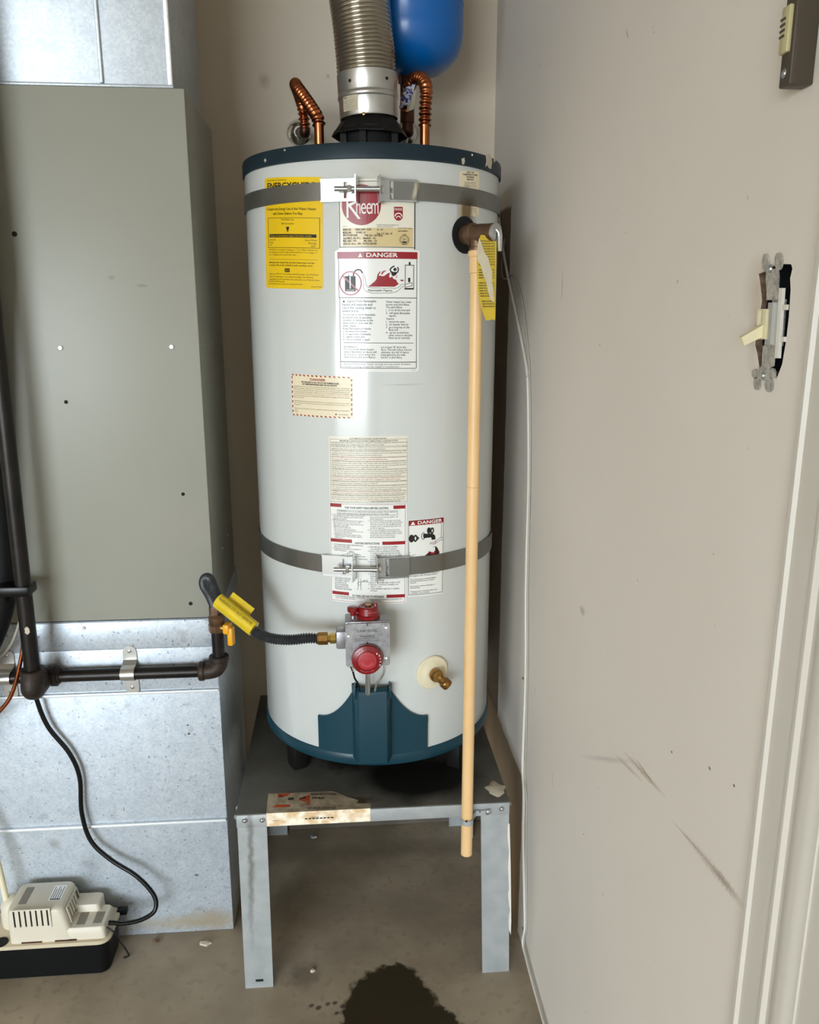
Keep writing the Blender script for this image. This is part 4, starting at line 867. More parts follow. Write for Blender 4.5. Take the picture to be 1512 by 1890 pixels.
# torn yellow tag hanging from the relief valve lever
def tagp(x, y, Y=1.462): return at_y(820+x/4.972, 360+y/4.972, Y)
out = [(335, 365), (455, 375), (480, 410), (475, 800), (470, 980), (468, 1148), (440, 1140), (415, 1150), (380, 1148), (345, 1050), (320, 960), (305, 860), (298, 600), (305, 450)]
vt = thing('valve_tag', tuple(tagp(400, 1140)), 'torn yellow warning tag hanging beside the beige pipe', 'tag')
tf = lambda x, y, d: tagp(x, y)+Vector((0.0, -d, 0))
mb = MB(); mb.prism(out, tf, 0, .0008); mb.build('card', 'tag_yellow', vt, 0)
P = Print(tf)
for i in range(26):
    y = 430+i*24
    if i in (10, 15, 22): continue
    xl = 312+max(0, (y-860)*.22); P.text('WARNING THIS VALVE MUST BE CHECKED'[:30], xl+4, y, 15, 'ink_black', 458-xl, res=1, bold=.02)
P.poly([(318, 395), (340, 440), (370, 530), (405, 580), (420, 650), (440, 700), (438, 800), (455, 880), (458, 985), (425, 960), (400, 880), (385, 800), (360, 740), (335, 650), (305, 600), (300, 520)], 'paper')
P.build(vt, ('ink_black', 'paper'), base=.0011)

# ================================================================== FLUE CONNECTOR
flue = thing('flue_connector', (HC.x, HC.y, 1.745), 'silver flexible vent duct with plain collar rising from the heater', 'vent duct')
dn = (Vector((-.040, .0, 1)).normalized()); o = Vector((HC.x-.001, HC.y, 1.742))
MB().lathe([(.0555, 0), (.0565, .002), (.0565, .033), (.0580, .035), (.0590, .0385), (.0580, .042), (.0565, .044), (.0575, .046), (.0580, .078), (.0572, .079), (.0560, .078)], o, dn, 48, cap=False).build('collar', 'aluminium', flue, 35)
ftop = o+dn*.078
fpts = [ftop+Vector((0, 0, -.012)), ftop+Vector((-.004, 0, .05)), ftop+Vector((-.013, 0, .13)), ftop+Vector((-.026, .01, .24)), ftop+Vector((-.05, .03, .42)), ftop+Vector((-.07, .05, CEIL-ftop.z-.002))]
p, r = corrugated(fpts, .0545, .0070, .0024, per=8)
MB().tube(p, r, 40, cap=False).build('corrugated_hose', 'flex_aluminium', flue, 60)
def colp(x, y): # point on the collar front
    a = (x-680)/57.0*1.02; nrm = Vector((math.sin(a), -math.cos(a), 0)); return nrm
for (x, y, nm, mt) in [(644, 147, 'rivet_hole', 'dark_hole'), (716, 141, 'rivet_hole', 'dark_hole'), (668, 210, 'collar_screw', 'brass')]:
    nrm = colp(x, y); h = (at_y(680, y, 1.655).z-o.z)/dn.z; c = o+dn*h+nrm*(.0572 if h > .04 else .0566)
    MB().lathe([(.0030, -.001), (.0030, .0012), (.0018, .0016), (0, .0016)], c, nrm, 12).build(nm, mt, flue)
lf = lambda x, y, d: o+dn*(y)+Vector((math.sin(x), -math.cos(x), 0))*(.0566+d)
st = sheet('collar_sticker', flue, lf, (-1.02, .033, -.40, .0065), 'paper', 'worn paper sticker', n=10, d0=.0002, d1=.0006)
P = Print(lambda x, y, d: lf(-1.02+.62*x, .033-.0265*y, d)); P.text('WARNING', .06, .2, .11, 'ink_black', .3)
for i in range(5): P.text('install draft hood as shown in manual'[:30-3*(i % 3)], .05, .36+i*.14, .055, 'ink_grey', .85-.1*(i % 3), res=1)
P.build(st, base=.0009)

# ================================================================== COPPER CONNECTORS AND EXPANSION TANK
cl = thing('copper_connector', (-.032, 1.71, ZT), 'corrugated copper water connector looping to the chrome wall plate', 'water pipe', 'copper connectors on top of the heater')
cx = at_y(589.5, 262, 1.71).x; z0 = ZT; zt = at_y(590, 234, 1.71).z
MB().lathe([(.0095, z0), (.0095, zt), (.0102, zt+.002), (.0102, zt+.006)], (cx, 1.71, 0), (0, 0, 1), 20).build('straight_tube', 'copper', cl, 50)
w2 = at_y(563, 238, 1.93)
p, r = corrugated([(cx, 1.71, zt+.004), at_y(585, 215, 1.715), at_y(568, 188, 1.745), at_y(550, 163, 1.79), at_y(546, 157, 1.85), at_y(554, 180, 1.90), at_y(560, 205, 1.925), w2], .0110, .0104, .0020, per=8)
MB().tube(p, r, 18).build('corrugated_tube', 'copper', cl, 60)
we = at_y(553, 246, WY)
MB().tube(spline([w2+Vector((0, 0, .004)), w2+Vector((-.001, .006, -.008)), w2.lerp(we, .35)+Vector((0, 0, -.006)), we.lerp(w2, .3), we], 6), .0115, 16).build('elbow', 'copper_dark', cl, 60)
MB().lathe([(.031, 0), (.031, .002), (.027, .009), (.016, .015), (.012, .018), (.0118, .018)], we, (0, -1, 0), 32).build('escutcheon', 'chrome', cl, 50)
cr = thing('copper_connector', (.173, 1.71, ZT), 'corrugated copper water connector arching to the pipe under the blue tank', 'water pipe', 'copper connectors on top of the heater')
cx = at_y(784, 262, 1.71).x; zt = at_y(784, 236, 1.71).z
MB().lathe([(.0095, z0), (.0095, zt), (.0102, zt+.002), (.0102, zt+.006)], (cx, 1.71, 0), (0, 0, 1), 20).build('straight_tube', 'copper', cr, 50)
jn = at_y(748, 200, 1.84)
p, r = corrugated([(cx, 1.71, zt+.004), at_y(785, 200, 1.712), at_y(787, 165, 1.72), at_y(781, 148, 1.745), at_y(768, 144, 1.775), at_y(758, 155, 1.80), at_y(753, 178, 1.82), jn], .0110, .0104, .0020, per=8)
MB().tube(p, r, 18).build('corrugated_tube', 'copper', cr, 60)
t0, t1 = at_y(757, 158, 1.775), at_y(747, 196, 1.79)
mb = MB(); ex = Vector((.011, -.004, .004)); mb.add([t0-ex, t0+ex, t1+ex, t1-ex, t0-ex+Vector((0, .002, 0)), t0+ex+Vector((0, .002, 0)), t1+ex+Vector((0, .002, 0)), t1-ex+Vector((0, .002, 0))], [(0, 1, 2, 3), (4, 7, 6, 5), (0, 4, 5, 1), (1, 5, 6, 2), (2, 6, 7, 3), (3, 7, 4, 0)]); mb.build('blue_tag', 'blue_label', cr, 0, 'blue and white printed tag')
t0, t1 = at_y(762, 168, 1.778), at_y(757, 204, 1.792); ex = Vector((.007, -.003, .002))
mb = MB(); mb.add([t0-ex, t0+ex, t1+ex, t1-ex, t0-ex+Vector((0, .002, 0)), t0+ex+Vector((0, .002, 0)), t1+ex+Vector((0, .002, 0)), t1-ex+Vector((0, .002, 0))], [(0, 1, 2, 3), (4, 7, 6, 5), (0, 4, 5, 1), (1, 5, 6, 2), (2, 6, 7, 3), (3, 7, 4, 0)]); mb.build('paper_tag', 'paper', cr, 0)

EX = Vector((at_y(757, 120, 1.86).x, 1.86, at_y(757, 127, 1.80).z)); ER = .110
et = thing('expansion_tank', tuple(EX), 'shiny blue expansion tank mounted behind the flexible vent duct', 'tank')
prof = [(.018, 0), (.04, .003), (.065, .010), (.085, .022), (.099, .038), (.107, .058), (ER, .080), (ER, .128), (ER+.001, .130), (ER+.001, .134), (ER-.001, .136), (ER-.001, .24), (ER-.004, .27), (.095, .31), (.07, .335), (.03, .345), (0, .346)]
MB().lathe(prof, EX, (0, 0, 1), 64).build('shell', 'blue_paint', et, 60)
nk = Vector((EX.x-.006, EX.y, EX.z))
MB().lathe([(.016, -.014), (.019, -.012), (.019, .004)], nk, (0, 0, 1), 8).build('neck', 'copper_dark', et, 20)
dp2 = at_y(745, 212, 1.86).z
tp = thing('copper_tee_pipe', (nk.x, nk.y, dp2-.03), 'dark tarnished copper pipe linking the blue tank to the wall', 'water pipe')
MB().lathe([(.0115, dp2-.03), (.0115, EX.z-.040), (.0150, EX.z-.038), (.0150, EX.z-.016), (.0135, EX.z-.0145)], (nk.x, nk.y, 0), (0, 0, 1), 18).build('riser', 'copper_dark', tp, 40)
MB().lathe([(.0145, -.024), (.0150, -.022), (.0150, .022), (.0145, .024)], (nk.x, nk.y, jn.z), (0, 0, 1), 18).build('tee', 'copper_dark', tp, 40)
wr = at_y(748, 246, WY)
MB().tube(spline([(nk.x, nk.y, dp2-.015), (nk.x+.002, nk.y+.004, dp2-.034), (nk.x+.004, nk.y+.04, wr.z-.003), (wr.x, WY-.04, wr.z), wr], 6), .0118, 16).build('elbow', 'copper_dark', tp, 60)
MB().lathe([(.031, 0), (.031, .002), (.027, .009), (.016, .015), (.0119, .018)], wr, (0, -1, 0), 32).build('escutcheon', 'chrome', tp, 50)

# ================================================================== STAND
SX0, SX1, SY0, SY1, SZ = -.224, .327, 1.447, 1.972, .413
stand = thing('heater_stand', ((SX0+SX1)/2, (SY0+SY1)/2, 0), 'galvanized metal stand with four legs under the water heater', 'stand')
mb = MB(); mb.box((SX0, SY0, SZ-.0035), (SX1, SY1, SZ), .0012); mb.build('top', 'stand_top', stand)
t = .0018; AH = .030
for nm, a, b in (('apron', (SX0, SY0, SZ-AH), (SX1, SY0+t, SZ-.001)), ('apron', (SX0, SY1-t, SZ-AH), (SX1, SY1, SZ-.001)), ('apron', (SX0, SY0, SZ-AH), (SX0+t, SY1, SZ-.001)), ('apron', (SX1-t, SY0, SZ-AH), (SX1, SY1, SZ-.001))):
    MB().box(a, b, .0006).build(nm, 'stand_galv', stand)
LW = .058
def leg(xo, sx, yo, sy, splay):
    # folded angle leg: front or back plate, side plate and a small rolled lip; foot kicked out by splay
    x0, x1, y0, y1, t_ = xo, xo+sx*LW, yo, yo+sy*LW, .002
    prof = [(x0, y0), (x1, y0), (x1, y0+sy*.005), (x1-sx*t_, y0+sy*.005), (x1-sx*t_, y0+sy*t_), (x0+sx*t_, y0+sy*t_), (x0+sx*t_, y1), (x0, y1)]
    mb = MB(); mb.prism(prof, lambda a, b, d: Vector((a+splay*(1-d/(SZ-.004)), b, d)), 0, SZ-.004)
    return mb.build('leg', 'stand_galv', stand, 30)
l1 = leg(SX0+.002, 1, SY0+.002, 1, -.002); l2 = leg(SX1-.002, -1, SY0+.002, 1, .012); l3 = leg(SX0+.002, 1, SY1-.002, -1, -.004); l4 = leg(SX1-.002, -1, SY1-.002, -1, .008)
p = at_y(479, 1810, SY0+.001); MB().box((p.x-.008, SY0+.0012, p.z-.0028), (p.x+.008, SY0+.0022, p.z+.0028), .0008).build('slot', 'dark_hole', l1)
for (x, y) in [(452, 1514), (484, 1513), (926, 1492), (899, 1499)]:
    p = at_y(x, y, SY0); bolt_head(MB(), Vector((p.x, SY0, p.z)), (0, -1, 0), .0048, .005).build('bolt', 'steel', stand)
for y in (1.46, 1.49): bolt_head(MB(), Vector((SX0, y, SZ-.014)), (-1, 0, 0), .0048, .005).build('bolt', 'steel', stand)
for y in (1.46, 1.49): bolt_head(MB(), Vector((SX1, y, SZ-.014)), (1, 0, 0), .0048, .005).build('bolt', 'steel', stand)
dr = [(939, 1520), (942, 1520), (944, 1600), (945, 1700), (944, 1725), (941, 1716), (940, 1700), (942, 1680), (939, 1650), (941, 1640), (939, 1600), (941, 1570), (938, 1545)]
mb = MB(); dq = [at_y(x, y, SY0+.0018) for x, y in dr]; mb.prism([(q.x-.0015, q.z) for q in dq], lambda a, b, d: Vector((a, SY0+.002-d, b)), -.001, .0012); mb.build('paint_drip', 'wire_white', l2, 0, 'white paint run')
# worn paper sticker wrapped over the front edge
def sp(x, y): q = at_z(480+x/6.873, 1450+y/6.873, SZ); return (q.x, q.y)
tops = [(85, 320), (105, 105), (400, 95), (700, 80), (900, 72), (965, 85), (1120, 150), (1245, 185), (1240, 210), (1210, 230), (1400, 225), (1412, 250), (1400, 290)]
xy = [sp(*q) for q in tops]; xy[0] = (xy[0][0], SY0-.0006); xy[-1] = (xy[-1][0], SY0-.0006)
stk = MB().prism(xy, XY(SZ), .0002, .0006).build('sticker_top', 'sticker_worn', stand, 0, 'worn dirty sticker on the stand top')
tf2 = lambda x, y, d: Vector((*sp(x, y), SZ+d))
P = Print(tf2)
P.text('QUICK STAND', 645, 125, 22, 'ink_grey', 325, bold=.02); P.text('HOLD', 665, 173, 22, 'ink_black', 155, bold=.04)
P.poly([(225, 110), (400, 98), (330, 140), (225, 155)], 'orange_print'); P.poly([(480, 185), (630, 118), (632, 255), (600, 250), (600, 200), (560, 205)], 'orange_print'); P.poly([(150, 280), (220, 240), (390, 250), (380, 275), (260, 280)], 'orange_print')
P.text('A', 235, 155, 28, 'ink_black', 55); P.poly([(355, 165), (430, 155), (425, 185), (360, 190)], 'ink_grey'); P.poly([(490, 170), (585, 135), (585, 165), (520, 180)], 'ink_grey'); P.text('QUICK STAND', 600, 300, 24, 'ink_grey', 370, bold=.02)
P.build(stk, ('orange_print', 'ink_grey', 'ink_black'), base=.0008)
xa, xb = xy[0][0], xy[-1][0]
fs = MB().box((xa, SY0-.0008, SZ-AH+.0012), (xb, SY0-.0001, SZ+.0003)).build('sticker_front', 'sticker_cream', stand, 0, 'cream sticker on the stand front edge')
fw = xb-xa; P = Print(lambda x, y, d: Vector((xa+x*fw/1340, SY0-.0008-d, SZ-y*.030/200)))
P.text('HOLD', 565, 100, 30, 'ink_grey', 105); 
for i in range(8): P.rect(490+i*48, 96, 525+i*48, 112, 'ink_black')
P.text('AMERICAN', 70, 115, 14, 'ink_grey', 90); P.build(fs, base=.0003)
# dried joint compound on the stand corner
bl = at_z(915, 1456, SZ); mb = MB(); V = []; 
ringp = [(bl.x+(.020+.004*math.sin(5*a))*math.cos(a), bl.y+(.026+.005*math.cos(4*a))*math.sin(a)) for a in [2*math.pi*k/22 for k in range(22)]]
cen = Vector((bl.x, bl.y, SZ+.004)); V = [Vector((x, y, SZ)) for x, y in ringp]+[Vector((bl.x+(x-bl.x)*.7, bl.y+(y-bl.y)*.7, SZ+.0035)) for x, y in ringp]+[cen]
F = [(i, (i+1) % 22, 22+(i+1) % 22, 22+i) for i in range(22)]+[(22+i, 22+(i+1) % 22, 44) for i in range(22)]+[tuple(range(21, -1, -1))]
o_ = mb.add(V, F).build('dried_plaster', 'mud', None, 60); tag(o_, 'lump of dried beige plaster on the stand top corner', 'plaster')

def oval2(cx, cy, rx_, ry_, n=12): return [(cx+rx_*(1+.2*math.sin(3*k))*math.cos(2*math.pi*k/n), cy+ry_*math.sin(2*math.pi*k/n)) for k in range(n)]
# ================================================================== GAS PIPING
gas = thing('gas_pipe', tuple(at_y(240, 1248, 1.585)), 'black iron gas pipe running across the galvanized furnace base', 'gas pipe')
GY = 1.598; gz = (at_y(0, 1250, GY).z+at_y(400, 1239, GY).z)/2; GR = .0128
rx = at_y(402, 1180, GY).x
MB().tube([(-.80, GY, gz), (rx-.020, GY, gz)], GR, 24).build('horizontal_pipe', 'pipe_iron', gas, 50)
def collar(pt, axis, r, l, nm='coupling'): return MB().lathe([(r*.92, -l/2), (r, -l/2+.002), (r, l/2-.002), (r*.92, l/2)], pt, axis, 24).build(nm, 'pipe_rust', gas, 30)
el = [(rx-.040, GY, gz), (rx-.022, GY, gz), (rx-.008, GY, gz+.004), (rx, GY, gz+.016), (rx, GY, gz+.030)]
MB().tube(spline(el, 6), .0175, 24).build('elbow', 'pipe_rust', gas, 60)
collar((rx-.036, GY, gz), (1, 0, 0), .0205, .012, 'elbow_band'); collar((rx, GY, gz+.028), (0, 0, 1), .0205, .012, 'elbow_band')
z_a, z_b, z_c, z_d = gz+.028, at_y(402, 1165, GY).z, at_y(402, 1138, GY).z, at_y(402, 1120, GY).z
MB().tube([(rx, GY, z_a), (rx, GY, z_b+.004)], GR, 24).build('riser', 'pipe_iron', gas, 50)
vpx = at_y(60, 1240, 1.548); VPY = 1.548; vx = vpx.x
txc = at_y(92, 1250, GY).x
MB().lathe([(.0175, -.03), (.0205, -.029), (.0205, -.018), (.0175, -.016), (.0175, .016), (.0205, .018), (.0205, .029), (.0175, .03)], (vx, GY, gz), (1, 0, 0), 24).build('tee', 'pipe_rust', gas, 30)
collar((txc+.012, GY, gz), (1, 0, 0), .0160, .020, 'union')
MB().tube(spline([(vx, GY, gz), (vx, GY-.014, gz-.002), (vx, VPY-.004, gz-.002), (vx, VPY-.008, gz+.012), (vx, VPY, gz+.03)], 6), .0215, 24).build('elbow', 'pipe_rust', gas, 60)
collar((vx, VPY, gz+.034), (0, 0, 1), .0235, .012, 'elbow_band')
vt_ = at_y(4, 560, VPY)
MB().tube([(vx, VPY, gz+.03), (vx+.012, VPY, CEIL-.01)], .0150, 28).build('vertical_pipe', 'pipe_iron', gas, 50)
p = at_y(50, 1164, VPY-.0148); MB().prism(oval2(p.x, p.z, .0045, .008), plane_fn(Vector((0, VPY-.0138, 0)), Vector((1, 0, 0)), Vector((0, 0, 1)), Vector((0, -1, 0))), 0, .0016).build('paint_drip', 'mud', gas, 0, 'pale paint drip')
# shut-off valve
sv = thing('shutoff_valve', (rx, GY, z_b), 'bronze gas shutoff valve with orange lever on the iron riser', 'valve')
MB().lathe([(.0165, z_b), (.0175, z_b+.002), (.0175, z_b+.016), (.0150, z_b+.018)], (rx, GY, 0), (0, 0, 1), 8).build('lower_nut', 'bronze', sv, 20)
MB().lathe([(.0145, z_b+.016), (.0165, z_b+.022), (.0170, z_b+.032), (.0150, z_c+.002), (.0125, z_c+.006)], (rx, GY, 0), (0, 0, 1), 24).build('body', 'bronze', sv, 40)
hz = at_y(414, 1156, GY).z
MB().lathe([(.008, .010), (.008, .018)], (rx, GY-.004, hz), (1, -.25, 0), 14).build('stem', 'brass', sv, 40)
mb = MB(); m = Matrix.Translation((rx+.018, GY-.010, hz)) @ Matrix.Rotation(R_(-15), 4, 'Z')
mb.box((-.002, -.012, -.010), (.012, .012, .011), .004, mat=m); mb.box((.006, -.009, -.036), (.018, .009, .004), .004, mat=m); mb.build('lever', 'orange_plastic', sv, 40)
# flexible connector from valve to heater
fc = thing('gas_connector', (rx, GY, z_c), 'grey corrugated gas hose from the shutoff valve to the heater control', 'hose')
MB().lathe([(.0115, z_c+.002), (.0125, z_c+.004), (.0125, z_d), (.0110, z_d+.003)], (rx-.002, GY, 0), (0, 0, 1), 6).build('end_nut', 'bronze', fc, 20)
n1 = IN+Vector((-.006, 0, 0))
MB().lathe([(.0085, .0), (.0100, .001), (.0100, .011), (.0075, .012), (.0075, .018)], IN, (-1, 0, 0), 6).build('flare_fitting', 'brass_light', fc, 20)
MB().lathe([(.0118, .0), (.0125, .001), (.0125, .017), (.0105, .020)], IN+Vector((-.015, 0, 0)), (-1, 0, 0), 8).build('flare_nut', 'brass', fc, 20)
hp = [(rx-.002, GY, z_d), at_y(388, 1100, 1.578), at_y(377, 1080, 1.562), at_y(379, 1068, 1.545), at_y(387, 1069, 1.525), at_y(394, 1085, 1.508), at_y(408, 1112, 1.485), at_y(440, 1142, 1.462), at_y(472, 1166, 1.445), at_y(500, 1178, 1.43), at_y(535, 1181, 1.418), at_y(568, 1178, 1.411), IN+Vector((-.032, 0, 0))]
p, r = corrugated(hp, .0088, .0048, .0014, per=6)
MB().tube(p, r, 16).build('corrugated_hose', 'hose_grey', fc, 60)
# yellow warning sleeve wrapped on the hose
a, b = at_y(402, 1108, 1.482), at_y(469, 1161, 1.444); d = (b-a); ld = d.length; d.normalize(); nrm = Vector((0, -1, 0)); nrm = (nrm-d*nrm.dot(d)).normalized(); s_ = nrm.cross(d)
mb = MB(); sl = []; FLG = 1 if s_.z > 0 else -1
for k in range(14):
    t_ = R_(k*360/14); sl.append((.0150*math.cos(t_)+.0, .0118*math.sin(t_)))
mb.prism(sl, lambda x, y, t2: a+d*t2+s_*x+nrm*y, .0, ld); mb.prism([(FLG*.010, -.012), (FLG*.026, -.016), (FLG*.026, -.0148), (FLG*.010, -.0105)], lambda x, y, t2: a+d*t2-s_*x*0+s_*(-x if False else x)+nrm*y, .012, ld*.72)
slv = mb.build('warning_sleeve', 'yellow_tag', fc, 40, 'yellow warning sleeve')
P = Print(lambda x, y, dd: a+d*x+s_*(.0150+.0003+dd)*math.cos(R_(55)+y/.014)+nrm*(.0118+.0003+dd)*math.sin(R_(55)+y/.014))
sgn = 1
P.text('WARNING DO NOT REMOVE', .004, .002, .0052, 'ink_grey', ld-.01); P.text('gas connector read before use', .004, -.008, .003, 'ink_grey', ld-.01)
P.build(slv, base=.0003)
# pipe straps
def pipe_strap(px_, label):
    x = at_y(px_, 1245, FY).x; s = thing('pipe_strap', (x, FY, gz-.03), label, 'pipe strap', 'metal straps on the gas pipe')
    w = .0140; yb_ = FY-.0005; pts = [(yb_, gz+.052), (yb_, gz+.0505), (yb_, gz+.047), (yb_, gz+.040), (yb_, gz+.022), (yb_-.010, gz+.015)]
    for k in range(9):
        t_ = R_(90+k*180/8); pts.append((GY+(GR+.0015)*math.cos(t_)-.0, gz+(GR+.0015)*math.sin(t_)))
    pts += [(yb_-.010, gz-.015), (yb_, gz-.022), (yb_, gz-.046), (yb_, gz-.052), (yb_, gz-.0555), (yb_, gz-.057)]
    V = []; F = []; n = len(pts)
    for i, (yy, zz) in enumerate(pts):
        e = {0: .010, 1: .0065, 2: .0025, n-1: .010, n-2: .0065, n-3: .0025}.get(i, 0); off = .0016
        V += [(x-w+e, yy, zz), (x+w-e, yy, zz), (x-w+e, yy-off, zz), (x+w-e, yy-off, zz)]
        if i in (0, n-1): pass
    for i in range(n-1): a_, b_ = 4*i, 4*i+4; F += [(a_, a_+1, b_+1, b_), (a_+2, b_+2, b_+3, a_+3), (a_+1, a_+3, b_+3, b_+1), (a_, b_, b_+2, a_+2)]
    F += [(0, 2, 3, 1), (4*n-4, 4*n-3, 4*n-1, 4*n-2)]
    MB().add(V, F).build('band', 'aluminium', s, 30)
    for zz in (gz+.041, gz-.040): bolt_head(MB(), (x, yb_-.0014, zz), (0, -1, 0), .0035, .002, False).build('screw', 'steel', s)
    return s
pipe_strap(243, 'metal pipe strap in the middle of the horizontal gas pipe'); pipe_strap(17, 'metal pipe strap left of the vertical gas pipe')

# ================================================================== LINES AT THE LEFT EDGE
ls = thing('insulated_line', (-.69, 1.57, .6), 'thick black insulated refrigerant line at the left edge', 'hose')
pts = [(-.645, 1.586, CEIL-.01), (-.641, 1.586, 2.1), at_y(-62, 200, 1.585), at_y(-40, 420, 1.587), at_y(-25, 640, 1.588), at_y(-10, 850, 1.588), at_y(3, 1040, 1.587), at_y(-2, 1120, 1.578), at_y(-30, 1195, 1.55), at_y(-80, 1265, 1.515), (-.84, 1.50, .50), (-.98, 1.48, .42)]
MB().tube(spline(pts, 10), .0275, 24).build('insulation', 'black_foam', ls, 60)
tp_ = at_y(0, 1090, 1.583)
MB().tube([at_y(2, 1074, 1.585), at_y(0, 1104, 1.581)], .0288, 24).build('tape', 'black_tape', ls, 50)
bt = at_y(56, 1088, VPY); mb = MB(); mb.box((tp_.x, VPY-.0172, bt.z-.010), (vx+.0175, 1.575, bt.z+.011), .004); o_ = mb.build('tape_band', 'black_tape', None, 40); tag(o_, 'black tape band tying the insulated line to the vertical iron pipe', 'tape')
o_ = MB().tube(spline([at_y(45, 1080, 1.562), at_y(43, 1180, 1.560), at_y(37, 1225, 1.556), at_y(24, 1275, 1.552), at_y(6, 1305, 1.55), at_y(-30, 1335, 1.55), (-.80, 1.555, .56), (-.95, 1.56, .54)], 8), .0042, 12).build('copper_line', 'copper', None, 60); tag(o_, 'thin bare copper line curving past the gas pipe elbow', 'pipe')
o_ = MB().tube(spline([at_y(44, 1090, 1.575), at_y(38, 1140, 1.575), at_y(20, 1190, 1.578), at_y(-10, 1222, 1.58), at_y(-40, 1240, 1.585)], 8), .0028, 10).build('thermostat_cable', 'wire_clear', None, 60); tag(o_, 'thin greyish cable curving behind the black insulated line', 'cable')

# ================================================================== CONDENSATE PUMP
PX1, PY0, PY1 = -.512, 1.508, 1.612
pump = thing('condensate_pump', (-.66, 1.55, 0), 'cream condensate pump with black tank on the floor by the furnace', 'pump')
zl = at_y(100, 1744, PY0).z
def loft(mb, secs):
    n = len(secs[0]); V = [p for s in secs for p in s]
    F = [(k*n+i, k*n+(i+1) % n, (k+1)*n+(i+1) % n, (k+1)*n+i) for k in range(len(secs)-1) for i in range(n)]
    F += [tuple(range(n-1, -1, -1)), tuple((len(secs)-1)*n+i for i in range(n))]; mb.add(V, F)
def rr3(x0, y0, x1, y1, r, z): return [Vector((a, b, z)) for a, b in rrect(x0, y0, x1, y1, r, 5)]
XLp = -.86
mb = MB(); loft(mb, [rr3(XLp+.012, PY0+.010, PX1-.012, PY1-.004, .018, 0), rr3(XLp+.008, PY0+.006, PX1-.008, PY1-.003, .020, .004), rr3(XLp+.003, PY0+.001, PX1-.002, PY1-.002, .022, zl-.004)]); mb.build('reservoir', 'pump_black', pump, 40)
mb = MB(); loft(mb, [rr3(XLp, PY0-.002, PX1+.001, PY1, .024, zl-.005), rr3(XLp-.001, PY0-.003, PX1+.002, PY1, .024, zl-.003), rr3(XLp-.001, PY0-.003, PX1+.002, PY1, .024, zl+.001), rr3(XLp+.001, PY0-.001, PX1, PY1-.001, .023, zl+.003)]); mb.build('lid', 'pump_lid', pump, 40)
CY0 = PY0+.006; c0 = at_y(17, 1742, CY0); c1 = at_y(12, 1684, CY0); ctop = c1.z; cx0 = c0.x; cx1 = at_y(119, 1700, CY0).x; cx2 = at_y(194, 1720, CY0).x
low = at_y(170, 1713, CY0).z; CYb = PY1-.006
mb = MB()
loft(mb, [rr3(cx0, CY0, cx1+.014, CYb, .010, zl+.002), rr3(cx0, CY0, cx1+.008, CYb, .010, low), rr3(cx0+.001, CY0+.001, cx1-.002, CYb, .012, ctop-.006), rr3(cx0+.002, CY0+.003, cx1-.005, CYb-.002, .012, ctop-.0015), rr3(cx0+.005, CY0+.006, cx1-.009, CYb-.005, .010, ctop)])
loft(mb, [rr3(cx0+.02, CY0+.0008, cx2, CYb-.020, .008, zl+.002), rr3(cx0+.02, CY0+.0008, cx2-.001, CYb-.020, .008, low-.004), rr3(cx0+.022, CY0+.004, cx2-.004, CYb-.022, .008, low)])
loft(mb, [rr3(cx1-.02, CY0+.05, cx2-.022, CYb, .008, zl+.002), rr3(cx1-.02, CY0+.05, cx2-.024, CYb, .008, low+.014), rr3(cx1-.02, CY0+.052, cx2-.027, CYb-.002, .008, low+.017)])
cov = mb.build('motor_cover', 'pump_cream', pump, 40)
# slotted grille in front and on the right flank: plate with real slots over a dark backing
gx0, gx1 = at_y(22, 1700, CY0).x, at_y(95, 1700, CY0).x; gz1, gz0 = at_y(60, 1676, CY0).z-.002, at_y(60, 1712, CY0).z
ff = lambda a_, b_, d_: Vector((a_, CY0+.0004-d_, b_))
hs_ = []
for i in range(7):
    x = gx0+.006+(gx1-gx0-.012)*i/6; hs_.append([(x-.0018, gz0+.004), (x+.0018, gz0+.004), (x+.0018, gz1-.003), (x-.0018, gz1-.003)])
MB().holed([(gx0, gz0), (gx1, gz0), (gx1, gz1), (gx0, gz1)], hs_, ff, .0006, .0026).build('front_grille', 'pump_cream', cov, 30)
MB().box((gx0+.002, CY0-.0005, gz0+.002), (gx1-.002, CY0+.0005, gz1-.002)).build('grille_backing', 'dark_hole', cov, 0)
gf = lambda a_, b_, d_: Vector((cx1+.0085+d_-(b_-low)*.0095/(ctop-low-.006)*1.0, a_, b_))
hs_ = []
for i in range(6):
    y = CY0+.022+i*.0115; hs_.append([(y-.0022, low+.012), (y+.0022, low+.012), (y+.0022, ctop-.012), (y-.0022, ctop-.012)])
MB().holed([(CY0+.014, low+.006), (CYb-.012, low+.006), (CYb-.012, ctop-.008), (CY0+.014, ctop-.008)], hs_, gf, .0005, .0024).build('side_grille', 'pump_cream', cov, 30)
MB().prism([(CY0+.016, low+.008), (CYb-.014, low+.008), (CYb-.014, ctop-.01), (CY0+.016, ctop-.01)], gf, -.0004, .0006).build('grille_backing', 'dark_hole', cov, 0)
P = Print(lambda x, y, d_: Vector((x, y, ctop+d_)))
for i in range(6): P.rect(cx0+.018+i*.0028, CY0+.022, cx0+.0195+i*.0028, CY0+.075, 'ink_grey')
P.build(cov, base=.0004)
lf2_ = lambda x, y, d_: Vector((x, y, ctop+.0002+d_)); la = (cx1-.040, CY0+.028, cx1-.014, CY0+.075)
lb = sheet('rating_label', cov, lf2_, la, 'label_white', 'white rating label', n=2)
P = Print(lambda x, y, d_: Vector((x, y, ctop+.0002+d_)))
for i in range(5): P.rect(la[0]+.003+i*.0045, la[1]+.004, la[0]+.0045+i*.0045, la[3]-.004-.008*(i % 2), 'ink_grey')
P.rect(la[0]+.003, la[1]+.001, la[2]-.002, la[1]+.004, 'ink_black')
P.build(cov, base=.0008)
